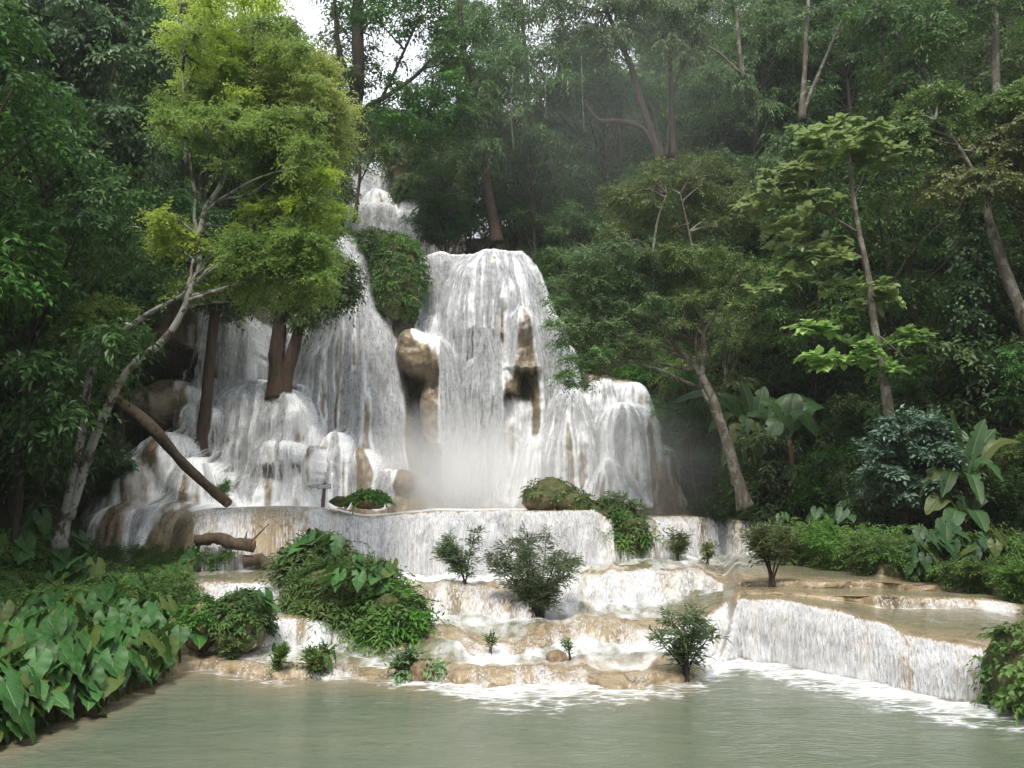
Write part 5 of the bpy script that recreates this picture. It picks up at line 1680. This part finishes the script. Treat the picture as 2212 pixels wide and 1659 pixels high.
# ground cover on the banks
gc = Leaves(91)
pts, ups = [], []
for (poly, n) in [([(-40, 1180), (100, 1175), (230, 1195), (400, 1215), (425, 1255), (405, 1320), (330, 1330), (-40, 1345)], 2300), ([(-420, 1230), (-40, 1180), (-40, 1600), (-420, 1640)], 900), ([(2240, 1190), (2700, 1240), (2700, 1480), (2280, 1440), (2230, 1300)], 900), ([(1660, 1150), (1900, 1170), (2240, 1190), (2240, 1300), (2050, 1275), (1900, 1235), (1680, 1220)], 1500)]:
    lo, hi = np.array(poly).min(0), np.array(poly).max(0)
    for q in in_poly(poly, n, rp):
        h_ = hit(*q)
        if h_ is not None and h_[1] < 32:
            pts.append(h_)
pts = np.array(pts) + rp.uniform(0, 1, (len(pts), 1)) * np.array([0, 0, .45])
k = len(pts)
gc.sprigs(pts, np.stack([rp.normal(0, 1, k), rp.normal(-.5, .8, k), rp.uniform(.1, .6, k)], -1), nrm(np.array([0, -.2, 1.]) + rp.normal(0, .25, (k, 3))), 11, .42 * rp.uniform(.6, 1.3, k), .12, .036, .55, 1.0,
          np.clip(.42 + .3 * vnoise(pts[:, 0] * 1.5, pts[:, 1] * 1.5, 0, 2) + rp.normal(0, .1, k), 0, 1), .2)
o = link("ground_cover", gc.mesh("ground_cover", LEAF['fern']))
o["kind"], o["label"] = "stuff", "ferns and creeping plants covering both banks"

# ------------------------------------------------------------------ banana plants
def banana(label, base, y, crown, tips, mat, trunk_r=.12, wid=.55, seed=1):
    o = P(*base, y)
    root = thing("banana_plant", label, "banana plant", o)
    w = Wood()
    c0 = P(*crown, y)
    w.tube([o - [0, 0, .5], (o + c0) / 2, c0], trunk_r, trunk_r * .6, 10, 12, seed=seed, flare=.2)
    link("trunk", w.mesh("trunk", BARK['brown'], o), root)
    r = np.random.default_rng(seed)
    for i, (u, v, dy, sag) in enumerate(tips):
        e = P(u, v, y + dy)
        md = (c0 + e) / 2 + np.array([0, 0, sag])
        cl = catmull([c0, md, e], 26)
        tan = nrm(np.gradient(cl, axis=0))
        side = nrm(np.cross(tan, np.array([.1, -.6, 1.0])))
        nn = nrm(np.cross(side, tan))
        t = np.linspace(0, 1, 26)
        ww = wid * .5 * np.interp(t, [0, .14, .2, .4, .75, .93, 1], [.05, .05, .5, 1, .9, .45, .02])
        V, UV, T, Fc = [], [], [], []
        for sg in (1, -1):
            b0 = len(V)
            tear = 1 - .45 * (r.random(26) < .15)
            for k in range(26):
                for q in (0, .5, 1):
                    x = ww[k] * q * (tear[k] if q == 1 else 1)
                    V.append(cl[k] + side[k] * sg * x + nn[k] * (.35 * x - .9 * x * x) - o); UV.append((sg * x, t[k] * 3)); T.append(q)
            for k in range(25):
                for q in range(2):
                    a = b0 + k * 3 + q
                    Fc.append([a, a + 1, a + 4, a + 3])
        link("leaf", mesh_np("leaf", np.array(V), np.array(Fc), mat, True, {"tint": np.array(T)}, np.array(UV)), root)
    return root


banana("banana plant with broad upright leaves standing above the right bank", (2090, 1165), 21.5, (2086, 1052),
       [(2052, 888, -.2, .2), (2128, 905, .1, .2), (2150, 925, .5, .2), (2205, 955, -.1, .45), (2168, 1040, -.6, .55), (1985, 1075, -.5, .6), (2000, 1030, .4, .5), (2035, 1075, -1.0, .5), (2120, 1090, -1.0, .5), (2080, 930, .6, .1)], BANANA, .10, .38, 1)
banana("low young banana plant on the right bank below the taller one", (2085, 1180), 21.0, (2086, 1130), [(2000, 1112, -.4, .5), (2160, 1095, .3, .5), (2080, 1075, .3, .3), (2130, 1150, -.8, .4), (2050, 1150, -.8, .4)], BANANA, .07, .5, 2)
DARKB = [(1540, 850, .5, .5), (1600, 822, .3, .3), (1652, 835, .3, .3), (1450, 872, -.2, .9), (1530, 935, -.4, .8), (1785, 885, -.1, .9), (1560, 1010, -.6, 1.0), (1640, 1030, -.8, 1.2), (1600, 1015, -.7, 1.2), (1690, 870, .5, .6)]
banana("shaded banana plant in the misty dark behind the forked grey tree", (1655, 1105), 30.0, (1632, 945), DARKB, BANANA, .17, .55, 3)
banana("shaded banana plant with a brown trunk right of the misty banana leaves", (1722, 1100), 29.0, (1705, 950), [(1780, 880, .2, .5), (1640, 870, .2, .5), (1760, 940, -.5, .8), (1660, 960, -.5, .7), (1720, 850, .3, .3)], BANANA, .13, .7, 4)
banana("thin banana plant at the left of the shaded banana group", (1690, 1105), 29.6, (1680, 960), [(1610, 900, .2, .5), (1740, 900, .2, .5), (1640, 990, -.5, .7), (1730, 1000, -.5, .7)], BANANA, .12, .6, 5)

# ------------------------------------------------------------------ logs and sign
def log(name, label, a, b, r0, r1, seed, stub=None):
    root = thing(name, label, "log", a)
    w = Wood()
    a, b = np.asarray(a), np.asarray(b)
    m1, m2 = a + (b - a) * .35 + [.05, 0, .10], a + (b - a) * .68 + [-.04, 0, .0]
    w.tube([a, m1, m2, b], r0, r1, 14, 34, rough=.12, seed=seed)
    link("trunk", w.mesh("trunk", BARK['log'], a), root)
    e = Wood()
    dd = nrm(b - a)
    e.tube([b - dd * .02, b + dd * .012], r1 * .9, r1 * .86, 14, 3, rough=.03, seed=seed)
    link("cut_end", e.mesh("cut_end", BARK['cut'], a), root)
    if stub is not None:
        for s in stub:
            q = Wood(); q.tube(s, .03, .012, 6, 6)
            link("branch_stub", q.mesh("branch_stub", BARK['log'], a), root)
    return root


log("fallen_trunk", "long fallen trunk sloping across the left brown rocks down to the lip", P(232, 845, 27.2), P(492, 1088, 24.3), .19, .135, 3)
hl = hit(490, 1186)[1] - .35
log("sawn_log", "thick sawn log lying across the left cascade above the small pool", P(424, 1168, hl), P(548, 1178, hl - .1), .15, .17, 4, [[P(530, 1168, hl), P(533, 1148, hl)], [P(545, 1168, hl), P(580, 1132, hl + .2)]])
hl2 = hit(570, 1222)[1] - .2
log("grey_log", "shorter wet log lying below the sawn log", P(528, 1213, hl2), P(612, 1226, hl2), .15, .13, 5)
hs_ = P(592, 1240, hl2 - .3)
log("broken_stake", "short leaning broken stake at the left pool beside the fern boulder", P(592, 1240, hl2 - .3), P(603, 1212, hl2 - .3), .05, .04, 6)

m = M("sign_paint")
m.set(Base_Color=C3(.50, .55, .60), Roughness=.5)
SIGN = m.m
m = M("sign_frame_paint")
m.set(Base_Color=C3(.13, .17, .21), Roughness=.5)
SFR = m.m
m = M("sign_post_wood")
nn_ = m.noise(m.coord("Object", (1, 1, .15)), 20, 4)
m.set(Base_Color=m.mix(nn_, C3(.05, .03, .022), C3(.14, .085, .06)), Roughness=.8)
POSTW = m.m
ys_ = hit(698, 1096)[1] + .25
so = P(697, 1092, ys_)
sg = thing("sign", "small weathered wooden post with a blue grey board at the middle lip", "sign", so)


def boxm(name, c, s, mat, rot=0.0, bev=.004):
    v = np.array([[x, y, z] for x in (-1, 1) for y in (-1, 1) for z in (-1, 1)]) * np.array(s) / 2
    f = [[0, 1, 3, 2], [4, 6, 7, 5], [0, 4, 5, 1], [2, 3, 7, 6], [0, 2, 6, 4], [1, 5, 7, 3]]
    ca, sa = math.cos(rot), math.sin(rot)
    v = np.stack([v[:, 0] * ca - v[:, 2] * sa, v[:, 1], v[:, 0] * sa + v[:, 2] * ca], -1) + np.array(c)
    return mesh_np(name, v, np.array(f), mat)


w = Wood()
w.tube([so - [0, 0, .15] - so, P(699, 1070, ys_) - so, P(702, 1042, ys_) - so], .075, .045, 8, 8, rough=.05)
link("post", w.mesh("post", POSTW), sg)
bc = P(701, 1051, ys_ - .08) - so
link("board_frame", boxm("board_frame", bc, (.46, .03, .16), SFR, .05), sg)
link("board", boxm("board", bc + np.array([0, -.018, 0]), (.42, .012, .10), SIGN, .05), sg)
link("text_strip", boxm("text_strip", bc + np.array([.0, -.026, -.01]), (.32, .006, .018), SFR, .05), sg)  # dark bar standing for the unreadable writing

# ------------------------------------------------------------------ hanging vines and roots
for i, (pts_, y, r_) in enumerate([([(2, 1000), (10, 800), (22, 600), (34, 420)], 22.5, .05), ([(128, 800), (140, 640), (148, 470)], 24.0, .02), ([(195, 620), (205, 500), (200, 430)], 24.0, .018), ([(30, 760), (75, 840), (110, 900), (150, 940)], 22.0, .014),
                                   ([(1262, 290), (1258, 200), (1256, 120)], 35.0, .02), ([(1180, 260), (1178, 180), (1184, 110)], 35.0, .02), ([(1110, 330), (1104, 240), (1108, 160)], 36.0, .02), ([(1765, 690), (1768, 600), (1776, 500)], 24.0, .016)]):
    w = Wood()
    pp = pxpath(pts_, y)
    w.tube(pp, r_, r_ * .6, 6, 16, seed=i)
    o = link("hanging_vine", w.mesh("hanging_vine", BARK['pale' if i > 3 else 'dark'], pp[0]), None, pp[0])
    tag(o, ["thick mossy liana at the left edge", "thin liana hanging under the vine leaves left of the locust tree", "short liana near the vine leaf tips at left", "slack diagonal creeper stem in the left shade",
            "pale liana hanging in the centre of the misty slope", "pale liana left of the centre liana on the misty slope", "pale liana beside the lip tree trunk", "thin vine stem under the pale broad leaves at right"][i], "vine")

# ------------------------------------------------------------------ spray and haze
def spray(name, label, u, v, y, ru, rv, ry, dens, power=1.4, uniform=False):
    c = P(u, v, y)
    me = bpy.data.meshes.new(name)
    bmm = bmesh.new()
    bmesh.ops.create_icosphere(bmm, subdivisions=3, radius=1.0)
    bmm.to_mesh(me); bmm.free()
    o = link(name, me, None, c)
    o.scale = (pxr(ru, y), ry, pxr(rv, y))
    o["kind"], o["label"] = "stuff", label
    mm = M(name + "_volume")
    oc = mm.add("TexCoord").outputs["Object"]
    ln = mm.add("VectorMath", {0: oc}, operation='LENGTH').outputs["Value"]
    f = mm.math('POWER', mm.math('SUBTRACT', 1.0, ln, True), power)
    nz = mm.noise(oc, 2.2, 4, .55)
    pv = mm.add("VolumePrincipled", {"Color": C3(1, 1, 1), "Density": mm.math('MULTIPLY', mm.math('MULTIPLY', f, mm.rng(nz, .25, .7, .35, 1.4)), dens), "Anisotropy": .2})
    if uniform:
        for lk in list(pv.inputs["Density"].links):
            mm.l.remove(lk)
        pv.inputs["Density"].default_value = dens
    mm.n.remove(mm.b)
    mm.l.new(pv.outputs[0], mm.out.inputs["Volume"])
    me.materials.append(mm.m)
    return o


spray("mist", "white spray rising from the foot of the main fall", 985, 1030, 31.5, 265, 185, 3.2, .85)
spray("mist", "thin spray drifting over the right aprons", 1330, 1010, 31.0, 320, 190, 3.0, .22)
spray("mist", "thin spray drifting up the slope above the main fall", 1330, 260, 33.0, 430, 380, 4.5, .022)

hz = bpy.data.meshes.new("haze")
X0, X1, Y0_, Y1_, Z0, Z1 = -90, 90, -12, 120, -3, 75
hz.from_pydata([(x, y, z) for x in (X0, X1) for y in (Y0_, Y1_) for z in (Z0, Z1)], [], [[0, 1, 3, 2], [4, 6, 7, 5], [0, 4, 5, 1], [2, 3, 7, 6], [0, 2, 6, 4], [1, 5, 7, 3]])
bmm = bmesh.new(); bmm.from_mesh(hz)
bmesh.ops.recalc_face_normals(bmm, faces=bmm.faces)
bmm.to_mesh(hz); bmm.free()
ho = setting("haze", hz, 'stuff', "faint humid haze in the valley")
mm = M("haze_air")
mm.n.remove(mm.b)
mm.l.new(mm.add("VolumePrincipled", {"Color": C3(.9, .93, .97), "Density": .0006, "Anisotropy": .3}).outputs[0], mm.out.inputs["Volume"])
hz.materials.append(mm.m)
